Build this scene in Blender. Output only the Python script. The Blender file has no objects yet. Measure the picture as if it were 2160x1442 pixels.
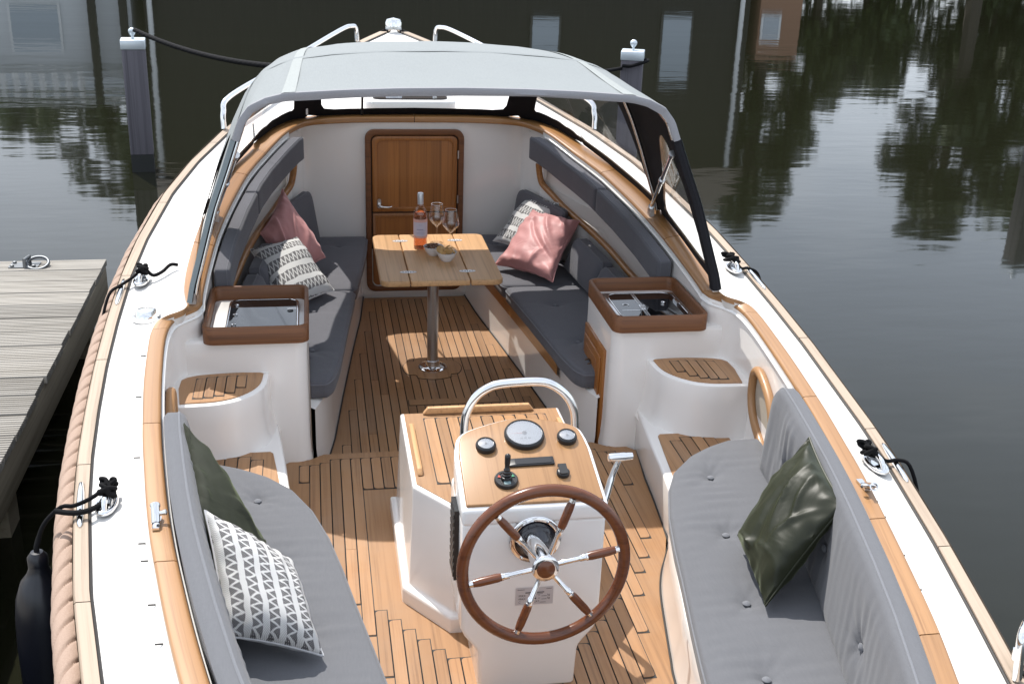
import bpy, bmesh, math, random
import numpy as np
from mathutils import Vector, Matrix
random.seed(7); rng = np.random.default_rng(7)
scn = bpy.context.scene
col = scn.collection
R = math.radians
PI = math.pi

# ------------------------------------------------------------------ camera, sky, sun, exposure
CAM_POS = np.array([-0.5986, 0.0, 2.3186])
PITCH, YAW, ROLL = R(21.664), R(10.269), R(2.079)
cp, sp, ca, sa = math.cos(PITCH), math.sin(PITCH), math.cos(YAW), math.sin(YAW)
fw = np.array([sa*cp, ca*cp, -sp]); rt = np.array([ca, -sa, 0.0]); up = np.cross(rt, fw)
r2 = math.cos(ROLL)*rt + math.sin(ROLL)*up
u2 = -math.sin(ROLL)*rt + math.cos(ROLL)*up
cam = bpy.data.objects.new('camera', bpy.data.cameras.new('camera'))
cam.data.sensor_width = 36; cam.data.lens = 40.0
cam.data.clip_start = 0.05; cam.data.clip_end = 2000
cam.matrix_world = Matrix(((r2[0], u2[0], -fw[0], CAM_POS[0]), (r2[1], u2[1], -fw[1], CAM_POS[1]),
                           (r2[2], u2[2], -fw[2], CAM_POS[2]), (0, 0, 0, 1)))
col.objects.link(cam); scn.camera = cam

SUN_TO = Vector((-0.27, 0.56, 1.0)).normalized()        # towards the sun: over the port bow
sun = bpy.data.objects.new('sun', bpy.data.lights.new('sun', 'SUN'))
sun.data.energy = 4.6; sun.data.angle = R(0.53); sun.data.color = (1.0, 0.955, 0.89)
sun.rotation_euler = SUN_TO.to_track_quat('Z', 'Y').to_euler(); sun.location = (-5, 10, 20)
col.objects.link(sun)

w = bpy.data.worlds.new('World'); scn.world = w; w.use_nodes = True
nt = w.node_tree; N = nt.nodes; Lk = nt.links
bg = N['Background']; bg.inputs['Strength'].default_value = 0.15
sky = N.new('ShaderNodeTexSky'); sky.sky_type = 'NISHITA'; sky.sun_disc = False
sky.sun_elevation = math.asin(SUN_TO.z); sky.sun_rotation = math.atan2(SUN_TO.x, SUN_TO.y)
sky.air_density = 1.0; sky.dust_density = 2.0; sky.ozone_density = 1.0
# thin broken cloud over the blue
tc = N.new('ShaderNodeTexCoord'); mp = N.new('ShaderNodeMapping'); mp.inputs['Scale'].default_value = (1.0, 1.0, 2.2)
nz = N.new('ShaderNodeTexNoise'); nz.inputs['Scale'].default_value = 2.1; nz.inputs['Detail'].default_value = 7
nz.inputs['Roughness'].default_value = 0.55
cr = N.new('ShaderNodeValToRGB'); cr.color_ramp.elements[0].position = 0.42; cr.color_ramp.elements[1].position = 0.68
cr.color_ramp.elements[0].color = (0.5, 0.5, 0.5, 1); cr.color_ramp.elements[1].color = (0.9, 0.9, 0.9, 1)
mx = N.new('ShaderNodeMix'); mx.data_type = 'RGBA'
mx.inputs[7].default_value = (8.5, 9.1, 10.0, 1)
Lk.new(tc.outputs['Generated'], mp.inputs['Vector']); Lk.new(mp.outputs['Vector'], nz.inputs['Vector'])
Lk.new(nz.outputs['Fac'], cr.inputs['Fac']); Lk.new(cr.outputs['Color'], mx.inputs[0])
Lk.new(sky.outputs['Color'], mx.inputs[6]); Lk.new(mx.outputs[2], bg.inputs['Color'])

vs = scn.view_settings
scn.display_settings.display_device = 'sRGB'
vs.view_transform = 'Standard'; vs.look = 'None'; vs.gamma = 1.0; vs.use_curve_mapping = False
vs.exposure = 0.27
scn.cycles.max_bounces = 8; scn.cycles.transparent_max_bounces = 16
scn.cycles.caustics_reflective = False; scn.cycles.caustics_refractive = False
scn.cycles.sample_clamp_indirect = 6.0

# ------------------------------------------------------------------ object helpers
def tag(o, label=None, cat=None, group=None, kind=None):
    if label: o['label'] = label
    if cat: o['category'] = cat
    if group: o['group'] = group
    if kind: o['kind'] = kind
    return o

def thing(name, label, cat, loc=(0, 0, 0), group=None):
    o = bpy.data.objects.new(name, None); col.objects.link(o); o.location = loc
    o.empty_display_size = 0.05
    return tag(o, label, cat, group)

def adopt(o, parent):
    if parent is not None:
        o.parent = parent
        if parent.type == 'EMPTY':
            o.matrix_parent_inverse = Matrix.Translation(-Vector(parent.location))
    return o

def mk(name, verts, faces, m, parent=None, smooth=False, uv=None, kind=None):
    me = bpy.data.meshes.new(name)
    me.from_pydata([tuple(map(float, v)) for v in verts], [], [tuple(map(int, f)) for f in faces]); me.update()
    if isinstance(m, (list, tuple)):
        for q in m: me.materials.append(q)
    else: me.materials.append(m)
    if smooth:
        me.polygons.foreach_set('use_smooth', [True]*len(me.polygons)); me.set_sharp_from_angle(angle=R(46))
    if uv is not None:
        L = me.uv_layers.new(name='UVMap')
        for lp in me.loops: L.data[lp.index].uv = uv[lp.vertex_index]
    o = bpy.data.objects.new(name, me); col.objects.link(o)
    if kind: o['kind'] = kind
    return adopt(o, parent)

class MB:
    """collects shapes into one mesh"""
    def __init__(s): s.v = []; s.f = []
    def add(s, v, f):
        o = len(s.v); s.v += [tuple(q) for q in v]; s.f += [tuple(i+o for i in q) for q in f]
    def box(s, x0, x1, y0, y1, z0, z1):
        s.add([(x0,y0,z0),(x1,y0,z0),(x1,y1,z0),(x0,y1,z0),(x0,y0,z1),(x1,y0,z1),(x1,y1,z1),(x0,y1,z1)],
              [(0,3,2,1),(4,5,6,7),(0,1,5,4),(1,2,6,5),(2,3,7,6),(3,0,4,7)])
    def tube(s, pts, r, n=10, closed=False, cap=True):
        v, f = tube_geo(pts, r, n, closed, cap); s.add(v, f)
    def lathe(s, prof, c=(0,0,0), axis=(0,0,1), n=24, cap=True):
        v, f = lathe_geo(prof, c, axis, n, cap); s.add(v, f)
    def prism(s, poly, z0, z1):
        v, f = prism_geo(poly, z0, z1); s.add(v, f)
    def build(s, name, m, parent=None, smooth=False, kind=None): return mk(name, s.v, s.f, m, parent, smooth, kind=kind)

def frames(pts, closed=False):
    P = np.array(pts, float); n = len(P)
    if closed: T = np.roll(P, -1, 0) - np.roll(P, 1, 0)
    else: T = np.gradient(P, axis=0)
    T /= np.linalg.norm(T, axis=1)[:, None] + 1e-12
    a = np.array([0, 0, 1.0]) if abs(T[0][2]) < 0.9 else np.array([1.0, 0, 0])
    A = np.zeros_like(P); B = np.zeros_like(P)
    a = a - T[0]*(a@T[0]); a /= np.linalg.norm(a)
    for i in range(n):
        a = a - T[i]*(a@T[i]); a /= np.linalg.norm(a) + 1e-12
        A[i] = a; B[i] = np.cross(T[i], a)
    return P, T, A, B

def tube_geo(pts, r, n=10, closed=False, cap=True):
    P, T, A, B = frames(pts, closed); m = len(P)
    rr = np.full(m, r) if np.isscalar(r) else np.array(r, float)
    th = np.linspace(0, 2*PI, n, endpoint=False)
    v = (P[:, None] + rr[:, None, None]*(np.cos(th)[None, :, None]*A[:, None] + np.sin(th)[None, :, None]*B[:, None])).reshape(-1, 3)
    f = []
    for i in range(m if closed else m-1):
        j = (i+1) % m
        for k in range(n):
            l = (k+1) % n; f.append((i*n+k, i*n+l, j*n+l, j*n+k))
    if cap and not closed:
        f.append(tuple(range(n-1, -1, -1))); f.append(tuple((m-1)*n+k for k in range(n)))
    return v, f

def lathe_geo(prof, c, axis, n, cap=True):
    ax = np.array(axis, float); ax /= np.linalg.norm(ax)
    a = np.array([1.0, 0, 0]) if abs(ax[0]) < 0.9 else np.array([0, 1.0, 0])
    a = a - ax*(a@ax); a /= np.linalg.norm(a); b = np.cross(ax, a)
    th = np.linspace(0, 2*PI, n, endpoint=False); v = []; f = []
    for r, h in prof:
        for t in th: v.append(np.array(c)+ax*h+r*(math.cos(t)*a+math.sin(t)*b))
    for i in range(len(prof)-1):
        for k in range(n):
            l = (k+1) % n; f.append((i*n+k, i*n+l, (i+1)*n+l, (i+1)*n+k))
    if cap:
        if prof[0][0] > 1e-5: f.append(tuple(range(n-1, -1, -1)))
        if prof[-1][0] > 1e-5: f.append(tuple((len(prof)-1)*n+k for k in range(n)))
    return v, f

def area2(poly): return sum(poly[i][0]*poly[(i+1) % len(poly)][1]-poly[(i+1) % len(poly)][0]*poly[i][1] for i in range(len(poly)))
def prism_geo(poly, z0, z1):
    if area2(poly) < 0: poly = poly[::-1]
    n = len(poly)
    v = [(p[0], p[1], z0) for p in poly]+[(p[0], p[1], z1) for p in poly]
    f = [tuple(range(n-1, -1, -1)), tuple(range(n, 2*n))]
    f += [(i, (i+1) % n, n+(i+1) % n, n+i) for i in range(n)]
    return v, f

def bevel(o, wdt=0.003, seg=2, ang=35):
    b = o.modifiers.new('bevel', 'BEVEL'); b.width = wdt; b.segments = seg; b.limit_method = 'ANGLE'; b.angle_limit = R(ang)
    b.harden_normals = False
    for p in o.data.polygons: p.use_smooth = True
    return o

def grid_faces(nr, nc, closed_c=False, flip=False):
    f = []
    for i in range(nr-1):
        for j in range(nc if closed_c else nc-1):
            k = (j+1) % nc
            q = (i*nc+j, i*nc+k, (i+1)*nc+k, (i+1)*nc+j)
            f.append(q[::-1] if flip else q)
    return f

def strip_uv(rows):
    L_ = np.r_[0, np.cumsum(np.linalg.norm(np.diff(rows[0], axis=0), axis=1))]; a = 0.0; out = []
    for i, r in enumerate(rows):
        if i: a += float(np.mean(np.linalg.norm(np.array(r)-np.array(rows[i-1]), axis=1)))
        out += [(l, a) for l in L_]
    return out
def loft(name, rows, m, parent=None, smooth=True, closed=False, flip=False, kind=None, uv=False):
    rows = [np.array(r, float) for r in rows]
    return mk(name, np.concatenate(rows), grid_faces(len(rows), len(rows[0]), closed, flip), m, parent, smooth, kind=kind, uv=strip_uv(rows) if uv else None)

def cat(pts, n=8, closed=False):
    """Catmull-Rom through points"""
    P = [np.array(p, float) for p in pts]; out = []; m = len(P)
    for i in range(m if closed else m-1):
        if closed: p0, p1, p2, p3 = P[i-1], P[i], P[(i+1) % m], P[(i+2) % m]
        else:
            p1, p2 = P[i], P[i+1]; p0 = P[i-1] if i else 2*p1-p2; p3 = P[i+2] if i+2 < m else 2*p2-p1
        for k in range(n):
            t = k/n; out.append(0.5*((2*p1)+(-p0+p2)*t+(2*p0-5*p1+4*p2-p3)*t*t+(-p0+3*p1-3*p2+p3)*t**3))
    if not closed: out.append(P[-1])
    return np.array(out)

def rrect(x0, x1, y0, y1, r, n=6, corners=(1, 1, 1, 1)):
    pts = []
    for (cx, cy, a0, k) in ((x1-r, y0+r, -90, corners[0]), (x1-r, y1-r, 0, corners[1]), (x0+r, y1-r, 90, corners[2]), (x0+r, y0+r, 180, corners[3])):
        if k:
            for i in range(n+1):
                a = R(a0+90*i/n); pts.append((cx+r*math.cos(a), cy+r*math.sin(a)))
        else: pts.append((cx+r*(1 if a0 in (-90, 0) else -1), cy+r*(1 if a0 in (0, 90) else -1)))
    return pts

def offset_poly(poly, d):
    """shift a closed polygon inwards by d (mitred)"""
    if area2(poly) < 0: poly = poly[::-1]
    P = np.array(poly, float); n = len(P); out = []
    for i in range(n):
        a, b, c = P[i-1], P[i], P[(i+1) % n]
        e1 = (b-a)/(np.linalg.norm(b-a)+1e-12); e2 = (c-b)/(np.linalg.norm(c-b)+1e-12)
        n1 = np.array([-e1[1], e1[0]]); n2 = np.array([-e2[1], e2[0]])
        m = n1+n2; q = m@m
        m = m/q*2 if q > 0.3 else n1
        out.append(tuple(b+m*d))
    return out

def mirror(pts, s): return [(s*p[0],)+tuple(p[1:]) for p in pts]

# ------------------------------------------------------------------ materials
def mat(name, base=(0.5, 0.5, 0.5), rough=0.5, metal=0.0, coat=0.0, spec=0.5, **k):
    m = bpy.data.materials.new(name); m.use_nodes = True
    b = m.node_tree.nodes['Principled BSDF']
    b.inputs['Base Color'].default_value = (*base, 1); b.inputs['Roughness'].default_value = rough
    b.inputs['Metallic'].default_value = metal; b.inputs['Coat Weight'].default_value = coat
    b.inputs['Coat Roughness'].default_value = 0.06; b.inputs['Specular IOR Level'].default_value = spec
    for q, v in k.items(): b.inputs[q.replace('_', ' ')].default_value = v
    return m
def bsdf(m): return m.node_tree.nodes['Principled BSDF']
def nodes(m): return m.node_tree.nodes, m.node_tree.links
def noise(m, scale, detail=4, rough=0.5, vec=None, stretch=None, rot=None, rand=0.0, dist=0.0, coord='Object'):
    n, l = nodes(m)
    if vec is None:
        t = n.new('ShaderNodeTexCoord'); vec = t.outputs[coord]
    if stretch is not None or rot is not None:
        mp = n.new('ShaderNodeMapping')
        if stretch: mp.inputs['Scale'].default_value = stretch
        if rot: mp.inputs['Rotation'].default_value = rot
        l.new(vec, mp.inputs['Vector']); vec = mp.outputs['Vector']
        if rand:
            oi = n.new('ShaderNodeObjectInfo'); ml = n.new('ShaderNodeMath'); ml.operation = 'MULTIPLY'; ml.inputs[1].default_value = rand
            l.new(oi.outputs['Random'], ml.inputs[0])
            cb = n.new('ShaderNodeCombineXYZ')
            for i in range(3): l.new(ml.outputs[0], cb.inputs[i])
            l.new(cb.outputs[0], mp.inputs['Location'])
    x = n.new('ShaderNodeTexNoise'); x.inputs['Scale'].default_value = scale; x.inputs['Detail'].default_value = detail
    x.inputs['Roughness'].default_value = rough; x.inputs['Distortion'].default_value = dist
    l.new(vec, x.inputs['Vector'])
    return x.outputs['Fac']
def ramp(m, fac, stops):
    n, l = nodes(m); c = n.new('ShaderNodeValToRGB'); e = c.color_ramp.elements
    while len(e) < len(stops): e.new(0.5)
    for q, (p, cl) in zip(e, stops): q.position = p; q.color = (*cl, 1)
    l.new(fac, c.inputs['Fac']); return c.outputs['Color']
def mixc(m, fac, a, b, mode='MIX'):
    n, l = nodes(m); x = n.new('ShaderNodeMix'); x.data_type = 'RGBA'; x.blend_type = mode
    if isinstance(fac, (int, float)): x.inputs[0].default_value = fac
    else: l.new(fac, x.inputs[0])
    for i, q in ((6, a), (7, b)):
        if isinstance(q, tuple): x.inputs[i].default_value = (*q, 1)
        else: l.new(q, x.inputs[i])
    return x.outputs[2]
def math2(m, op, a, b=None, clamp=False):
    n, l = nodes(m); x = n.new('ShaderNodeMath'); x.operation = op; x.use_clamp = clamp
    for i, q in enumerate((a, b)):
        if q is None: continue
        if isinstance(q, (int, float)): x.inputs[i].default_value = q
        else: l.new(q, x.inputs[i])
    return x.outputs[0]
def setc(m, c): m.node_tree.links.new(c, bsdf(m).inputs['Base Color'])
def bump(m, h, strength=0.2, dist=0.002):
    n, l = nodes(m); b = n.new('ShaderNodeBump'); b.inputs['Strength'].default_value = strength; b.inputs['Distance'].default_value = dist
    l.new(h, b.inputs['Height']); l.new(b.outputs['Normal'], bsdf(m).inputs['Normal'])

def teak(name, c1, c2, axis='Y', rough=0.45, coat=0.0, vary=0.25, grain=1.0, coord='Object', worn=0.0):
    m = mat(name, c1, rough, coat=coat)
    st = {'Y': (1, 0.018, 1), 'X': (0.018, 1, 1), 'Z': (1, 1, 0.018), 'D': (1, 0.018, 0.04)}[axis]
    f1 = noise(m, 70*grain, 6, 0.65, stretch=st, rand=37, dist=0.25, coord=coord)
    f2 = noise(m, 9*grain, 3, 0.5, stretch=st, rand=91, coord=coord)
    c = ramp(m, f1, [(0.28, tuple(0.72*q for q in c2)), (0.5, c1), (0.75, tuple(1.12*q for q in c1))])
    c = mixc(m, math2(m, 'MULTIPLY', f2, 0.75), c, c2)
    if worn:
        f3 = noise(m, 2.6, 5, .6); c = mixc(m, math2(m, 'MULTIPLY', math2(m, 'SUBTRACT', f3, .42, True), 2.2*worn, True), c, tuple(0.5*q+0.5*k for q, k in zip(c1, (.30, .25, .20))))
    n, l = nodes(m); oi = n.new('ShaderNodeObjectInfo')
    v = math2(m, 'ADD', math2(m, 'MULTIPLY', oi.outputs['Random'], 2*vary), 1-vary)
    hs = n.new('ShaderNodeHueSaturation'); l.new(v, hs.inputs['Value']); l.new(c, hs.inputs['Color'])
    setc(m, hs.outputs['Color'])
    bump(m, f1, 0.12, 0.001)
    return m

TEAK_DECK = teak('teak_deck', (0.38, 0.205, 0.092), (0.24, 0.118, 0.050), 'Y', 0.5, vary=0.20, worn=.8)
TEAK_MARGIN = teak('teak_margin', (0.39, 0.21, 0.094), (0.28, 0.14, 0.058), 'Y', 0.5, vary=0.08, worn=.7)
TEAK_CAP = teak('teak_cap', (0.38, 0.208, 0.092), (0.28, 0.14, 0.056), 'X', 0.42, coat=0.10, vary=0.07, coord='UV')
TEAK_TRIM_UV = teak('teak_trim_curved', (0.40, 0.20, 0.07), (0.29, 0.13, 0.042), 'X', 0.38, coat=0.15, vary=0.06, coord='UV')
TEAK_RAIL = teak('teak_weathered', (0.44, 0.35, 0.27), (0.34, 0.265, 0.20), 'X', 0.75, vary=0.06, coord='UV')
TEAK_DARK = teak('teak_varnished', (0.40, 0.155, 0.036), (0.24, 0.084, 0.017), 'Z', 0.35, coat=0.2, vary=0.12)
TEAK_DARK_X = teak('teak_varnished_cross', (0.20, 0.076, 0.024), (0.10, 0.035, 0.010), 'X', 0.5, coat=0.0, vary=0.08)
TEAK_TABLE = teak('teak_table', (0.60, 0.355, 0.17), (0.46, 0.25, 0.11), 'Y', 0.45, vary=0.07)
TEAK_DASH = teak('teak_dash', (0.36, 0.20, 0.09), (0.28, 0.142, 0.057), 'D', 0.35, coat=0.2, vary=0.05)
TEAK_TRIM = teak('teak_trim', (0.40, 0.19, 0.06), (0.28, 0.12, 0.035), 'Y', 0.35, coat=0.2, vary=0.06)
CAULK = mat('caulk', (0.022, 0.020, 0.019), 0.6)
GEL = mat('gelcoat', (0.83, 0.80, 0.765), 0.16, coat=0.25)
bump(GEL, noise(GEL, 3.0, 2), 0.02, 0.01); setc(GEL, mixc(GEL, noise(GEL, 2.2, 5, .6), (0.80, 0.765, 0.725), (0.85, 0.825, 0.795)))
DECK = mat('deck_paint', (0.74, 0.72, 0.69), 0.55)
setc(DECK, mixc(DECK, noise(DECK, 5, 5, .6), (0.69, 0.67, 0.635), (0.77, 0.755, 0.725)))
bump(DECK, noise(DECK, 420, 2), 0.12, 0.001)
RIMW = mat('gelcoat_edge', (0.83, 0.82, 0.80), 0.15, coat=0.3)
HULL = mat('hull_paint', (0.055, 0.05, 0.045), 0.25)
STEEL = mat('stainless', (0.78, 0.78, 0.78), 0.09, 1.0)
STEEL_B = mat('brushed_steel', (0.62, 0.62, 0.62), 0.28, 1.0)
BLACK = mat('black_plastic', (0.012, 0.012, 0.013), 0.35)
BLACKG = mat('black_glass', (0.004, 0.004, 0.005), 0.02, coat=0.15, spec=0.6)
MAHOG = teak('mahogany', (0.15, 0.045, 0.014), (0.075, 0.020, 0.007), 'X', 0.25, coat=0.15, vary=0.05)

def fabric(name, base, weave=900, rough=0.9, sheen=0.15):
    m = mat(name, base, rough, spec=0.2); bsdf(m).inputs['Sheen Weight'].default_value = sheen
    f = noise(m, weave*.6, 2); g = noise(m, 3.0, 3); fb = noise(m, weave*0.25, 3, stretch=(1, 0.12, 1))
    c = mixc(m, f, tuple(0.82*q for q in base), tuple(1.15*q for q in base))
    c = mixc(m, math2(m, 'MULTIPLY', g, 0.35), c, tuple(0.85*q for q in base))
    c = mixc(m, math2(m, 'MULTIPLY', fb, 0.45), c, tuple(1.35*q for q in base))
    setc(m, c); bump(m, math2(m, 'ADD', f, math2(m, 'MULTIPLY', noise(m, 11, 3, .5, dist=1.0), 2.2)), 0.22, 0.0035)
    return m
FAB_L = fabric('canvas_grey', (0.118, 0.121, 0.131))
FAB_LP = fabric('canvas_grey_piping', (0.155, 0.16, 0.175))
FAB_D = fabric('canvas_charcoal', (0.105, 0.105, 0.118))
FAB_DP = fabric('canvas_charcoal_piping', (0.13, 0.13, 0.145))
CANOPY = fabric('canopy_cloth', (0.226, 0.244, 0.248), 700, 0.85, 0.05)
HEMC = fabric('canopy_hem', (0.285, 0.285, 0.30), 700, 0.85, 0.05)
STRIPC = fabric('canopy_seam_tape', (0.285, 0.305, 0.30), 700, 0.8, 0.05)
LINING = fabric('canopy_lining', (0.014, 0.014, 0.017), 600, 0.8, 0.0)

def velvet(name, c, hi, rough=0.5):
    m = mat(name, c, rough, spec=0.35)
    b = bsdf(m); b.inputs['Sheen Weight'].default_value = 0.6; b.inputs['Sheen Roughness'].default_value = 0.35
    b.inputs['Sheen Tint'].default_value = (*hi, 1)
    f = noise(m, 500, 2); g = noise(m, 6, 4)
    setc(m, mixc(m, g, tuple(0.75*q for q in c), tuple(1.25*q for q in c)))
    bump(m, math2(m, 'ADD', math2(m, 'MULTIPLY', f, .04), noise(m, 9, 2, .45, dist=1.2)), 0.42, 0.012)
    return m
PINK = velvet('pink_velvet', (0.52, 0.25, 0.24), (0.9, 0.6, 0.6))
GREEN = velvet('green_velvet', (0.013, 0.0155, 0.0055), (0.22, 0.25, 0.15), 0.46)
GREEN2 = velvet('green_velvet_matt', (0.013, 0.016, 0.008), (0.20, 0.24, 0.14), 0.8)

def zigzag(name, nb, nt_, ang=0.0):
    """woven cushion cover: plain bands between bands of dark triangles with a white zigzag"""
    m = mat(name, (0.7, 0.7, 0.68), 0.95, spec=0.1); n, l = nodes(m)
    t = n.new('ShaderNodeTexCoord'); mp = n.new('ShaderNodeMapping'); mp.inputs['Rotation'].default_value = (0, 0, ang)
    l.new(t.outputs['UV'], mp.inputs['Vector'])
    sx = n.new('ShaderNodeSeparateXYZ'); l.new(mp.outputs['Vector'], sx.inputs[0])
    wob = math2(m, 'MULTIPLY', math2(m, 'SUBTRACT', noise(m, 26, 3), 0.5), 0.055)
    u = math2(m, 'ADD', math2(m, 'MULTIPLY', sx.outputs[0], nt_), math2(m, 'MULTIPLY', wob, 9.0)); v = math2(m, 'MULTIPLY', math2(m, 'ADD', sx.outputs[1], wob), nb)
    fv = math2(m, 'FRACT', v)
    s = math2(m, 'DIVIDE', math2(m, 'SUBTRACT', fv, 0.36), 0.64)          # 0..1 inside the patterned band
    inb = math2(m, 'GREATER_THAN', s, 0.0)
    tri = math2(m, 'MULTIPLY', math2(m, 'ABSOLUTE', math2(m, 'SUBTRACT', math2(m, 'FRACT', u), 0.5)), 2.0)
    low = math2(m, 'LESS_THAN', s, math2(m, 'MULTIPLY', math2(m, 'SUBTRACT', tri, 0.10), 0.80))
    tri2 = math2(m, 'MULTIPLY', math2(m, 'ABSOLUTE', math2(m, 'SUBTRACT', math2(m, 'FRACT', math2(m, 'ADD', u, 0.5)), 0.5)), 2.0)
    upr = math2(m, 'GREATER_THAN', s, math2(m, 'SUBTRACT', 1.0, math2(m, 'MULTIPLY', math2(m, 'SUBTRACT', tri2, 0.10), 0.80)))
    msk = math2(m, 'MULTIPLY', math2(m, 'MAXIMUM', low, upr), inb)
    # knit: little white stitches showing through the dark yarn
    ku = math2(m, 'SINE', math2(m, 'MULTIPLY', sx.outputs[0], 420.0)); kv = math2(m, 'SINE', math2(m, 'MULTIPLY', sx.outputs[1], 300.0))
    kk = math2(m, 'MULTIPLY', ku, kv)
    st = math2(m, 'GREATER_THAN', kk, 0.55)
    msk = math2(m, 'MULTIPLY', msk, math2(m, 'SUBTRACT', 1.0, math2(m, 'MULTIPLY', st, 0.85)))
    setc(m, mixc(m, msk, (0.62, 0.615, 0.60), (0.10, 0.095, 0.098)))
    bump(m, kk, 0.5, 0.0015)
    return m
ZIG = zigzag('zigzag_knit', 4.6, 13)
ZIG2 = zigzag('zigzag_knit_large', 5.6, 13, R(90))
ZIG3 = zigzag('zigzag_knit_wide', 4.2, 14)  # slightly wider bands, same yarn colours
GREYBACK = fabric('cushion_back_grey', (0.48, 0.48, 0.49))

ROPE_K = mat('rope_black', (0.007, 0.007, 0.008), 0.85, spec=0.15)
bump(ROPE_K, noise(ROPE_K, 300, 2), 0.3, 0.002)
ROPE_T = mat('rope_tan', (0.44, 0.30, 0.23), 0.85)
setc(ROPE_T, mixc(ROPE_T, noise(ROPE_T, 260, 3, 0.6), (0.26, 0.18, 0.135), (0.42, 0.305, 0.24)))
bump(ROPE_T, noise(ROPE_T, 200, 2, stretch=(1, 0.25, 1)), 0.4, 0.002)
FENDER = mat('fender_vinyl', (0.008, 0.009, 0.014), 0.3)

WATER = mat('canal_water', (0.010, 0.0105, 0.0055), 0.05, spec=0.48); bsdf(WATER).inputs['IOR'].default_value = 1.33
_h1 = noise(WATER, 0.55, 4, 0.55, stretch=(0.6, 1.6, 1)); _h2 = noise(WATER, 3.2, 3, 0.55, stretch=(0.6, 1.5, 1)); _h3 = noise(WATER, 0.16, 2, 0.5)
_k = math2(WATER, 'MULTIPLY', math2(WATER, 'SUBTRACT', _h3, 0.38, True), 1.6)
bump(WATER, math2(WATER, 'ADD', math2(WATER, 'MULTIPLY', _h1, 0.9), math2(WATER, 'MULTIPLY', math2(WATER, 'MULTIPLY', _h2, 0.22), _k)), 0.20, 0.045)

def glassy(name, tint=(1, 1, 1), fac=0.10, rough=0.03):
    m = bpy.data.materials.new(name); m.use_nodes = True; n, l = nodes(m)
    n.remove(n['Principled BSDF']); o = n['Material Output']
    a = n.new('ShaderNodeBsdfTransparent'); a.inputs[0].default_value = (*tint, 1)
    g = n.new('ShaderNodeBsdfGlossy'); g.inputs['Roughness'].default_value = rough
    x = n.new('ShaderNodeMixShader'); lw = n.new('ShaderNodeLayerWeight'); lw.inputs['Blend'].default_value = 0.5
    pw = n.new('ShaderNodeMath'); pw.operation = 'POWER'; pw.inputs[1].default_value = 4.0; l.new(lw.outputs['Facing'], pw.inputs[0])
    ml = n.new('ShaderNodeMath'); ml.operation = 'MULTIPLY_ADD'; ml.inputs[1].default_value = 0.7; ml.inputs[2].default_value = fac; ml.use_clamp = True
    l.new(pw.outputs[0], ml.inputs[0]); l.new(ml.outputs[0], x.inputs[0])
    l.new(a.outputs[0], x.inputs[1]); l.new(g.outputs[0], x.inputs[2]); l.new(x.outputs[0], o.inputs['Surface'])
    return m
VINYL = glassy('clear_vinyl', (0.985, 0.985, 0.985), 0.035, 0.05)
WINEGLASS = glassy('wine_glass', (0.985, 0.985, 0.985), 0.06, 0.01)

# ------------------------------------------------------------------ hull lines (half-breadth, Y forward, Z up; metres)
TOE = np.array([(0.0,.30,.58),(.25,.52,.57),(.8,.75,.552),(1.4,.945,.535),(2.0,1.10,.525),(2.354,1.187,.520),(2.756,1.28,.516),(3.215,1.359,.530),(3.523,1.40,.540),
    (3.844,1.43,.556),(4.183,1.452,.585),(4.58,1.467,.616),(5.061,1.472,.658),(5.458,1.45,.710),(6.038,1.385,.785),(6.436,1.285,.86),
    (6.904,1.13,.945),(7.4,.885,1.05),(7.95,.575,1.175),(8.393,.276,1.277),(8.70,.05,1.336)])
CAPO = np.array([(.7,.50,.60),(1.3,.68,.602),(1.7,.785,.605),(2.0,.875,.606),(2.222,.939,.606),(2.466,.999,.604),(2.741,1.059,.607),(2.902,1.092,.610),(3.058,1.119,.615),(3.242,1.147,.622),
    (3.448,1.177,.630),(3.664,1.203,.638),(3.91,1.229,.648),(4.177,1.247,.664),(4.30,1.250,.674),(4.375,1.236,.688),(4.405,1.20,.701),(4.415,1.16,.711),(4.43,1.135,.718),(4.47,1.125,.722)])
CAPI = np.array([(.7,.44,.60),(1.3,.615,.602),(1.7,.72,.605),(2.0,.81,.606),(2.222,.874,.606),(2.466,.935,.604),(2.741,.997,.607),(2.902,1.030,.610),(3.058,1.058,.615),(3.242,1.087,.622),
    (3.448,1.117,.630),(3.664,1.143,.638),(3.91,1.168,.648),(4.177,1.188,.662),(4.32,1.190,.672),(4.405,1.177,.678),(4.445,1.150,.684),(4.475,1.115,.690),(4.50,1.090,.695),(4.55,1.075,.701)])
FWDI = np.array([(4.55,1.075,.701),(4.683,1.081,.710),(4.971,1.073,.747),(5.291,1.054,.790),(5.613,1.015,.836),(5.966,.962,.880),(6.173,.917,.904),(6.319,.872,.927),(6.435,.825,.957),(6.57,.765,.990),(6.70,.70,1.008),(6.81,.61,1.016),(6.862,.40,1.019),(6.872,.20,1.021),(6.872,0,1.021)])
FWDO = np.array([(4.47,1.125,.722),(4.683,1.158,.728),(4.971,1.160,.765),(5.291,1.145,.806),(5.613,1.107,.852),(5.966,1.055,.896),(6.21,1.005,.922),(6.39,.955,.946),(6.54,.905,.972),(6.69,.835,1.000),(6.82,.745,1.016),(6.91,.60,1.026),(6.945,.41,1.030),(6.955,.20,1.032),(6.955,0,1.032)])
def curve3(A, n=6): return cat([(q[1], q[0], q[2]) for q in A], n)
def at(A, Y, k): return np.interp(Y, A[:, 0], A[:, k])

boat = thing('motor_launch', 'open white motor launch with teak trim moored beside the wooden jetty', 'boat', (0, 4.2, -0.4))

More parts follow.
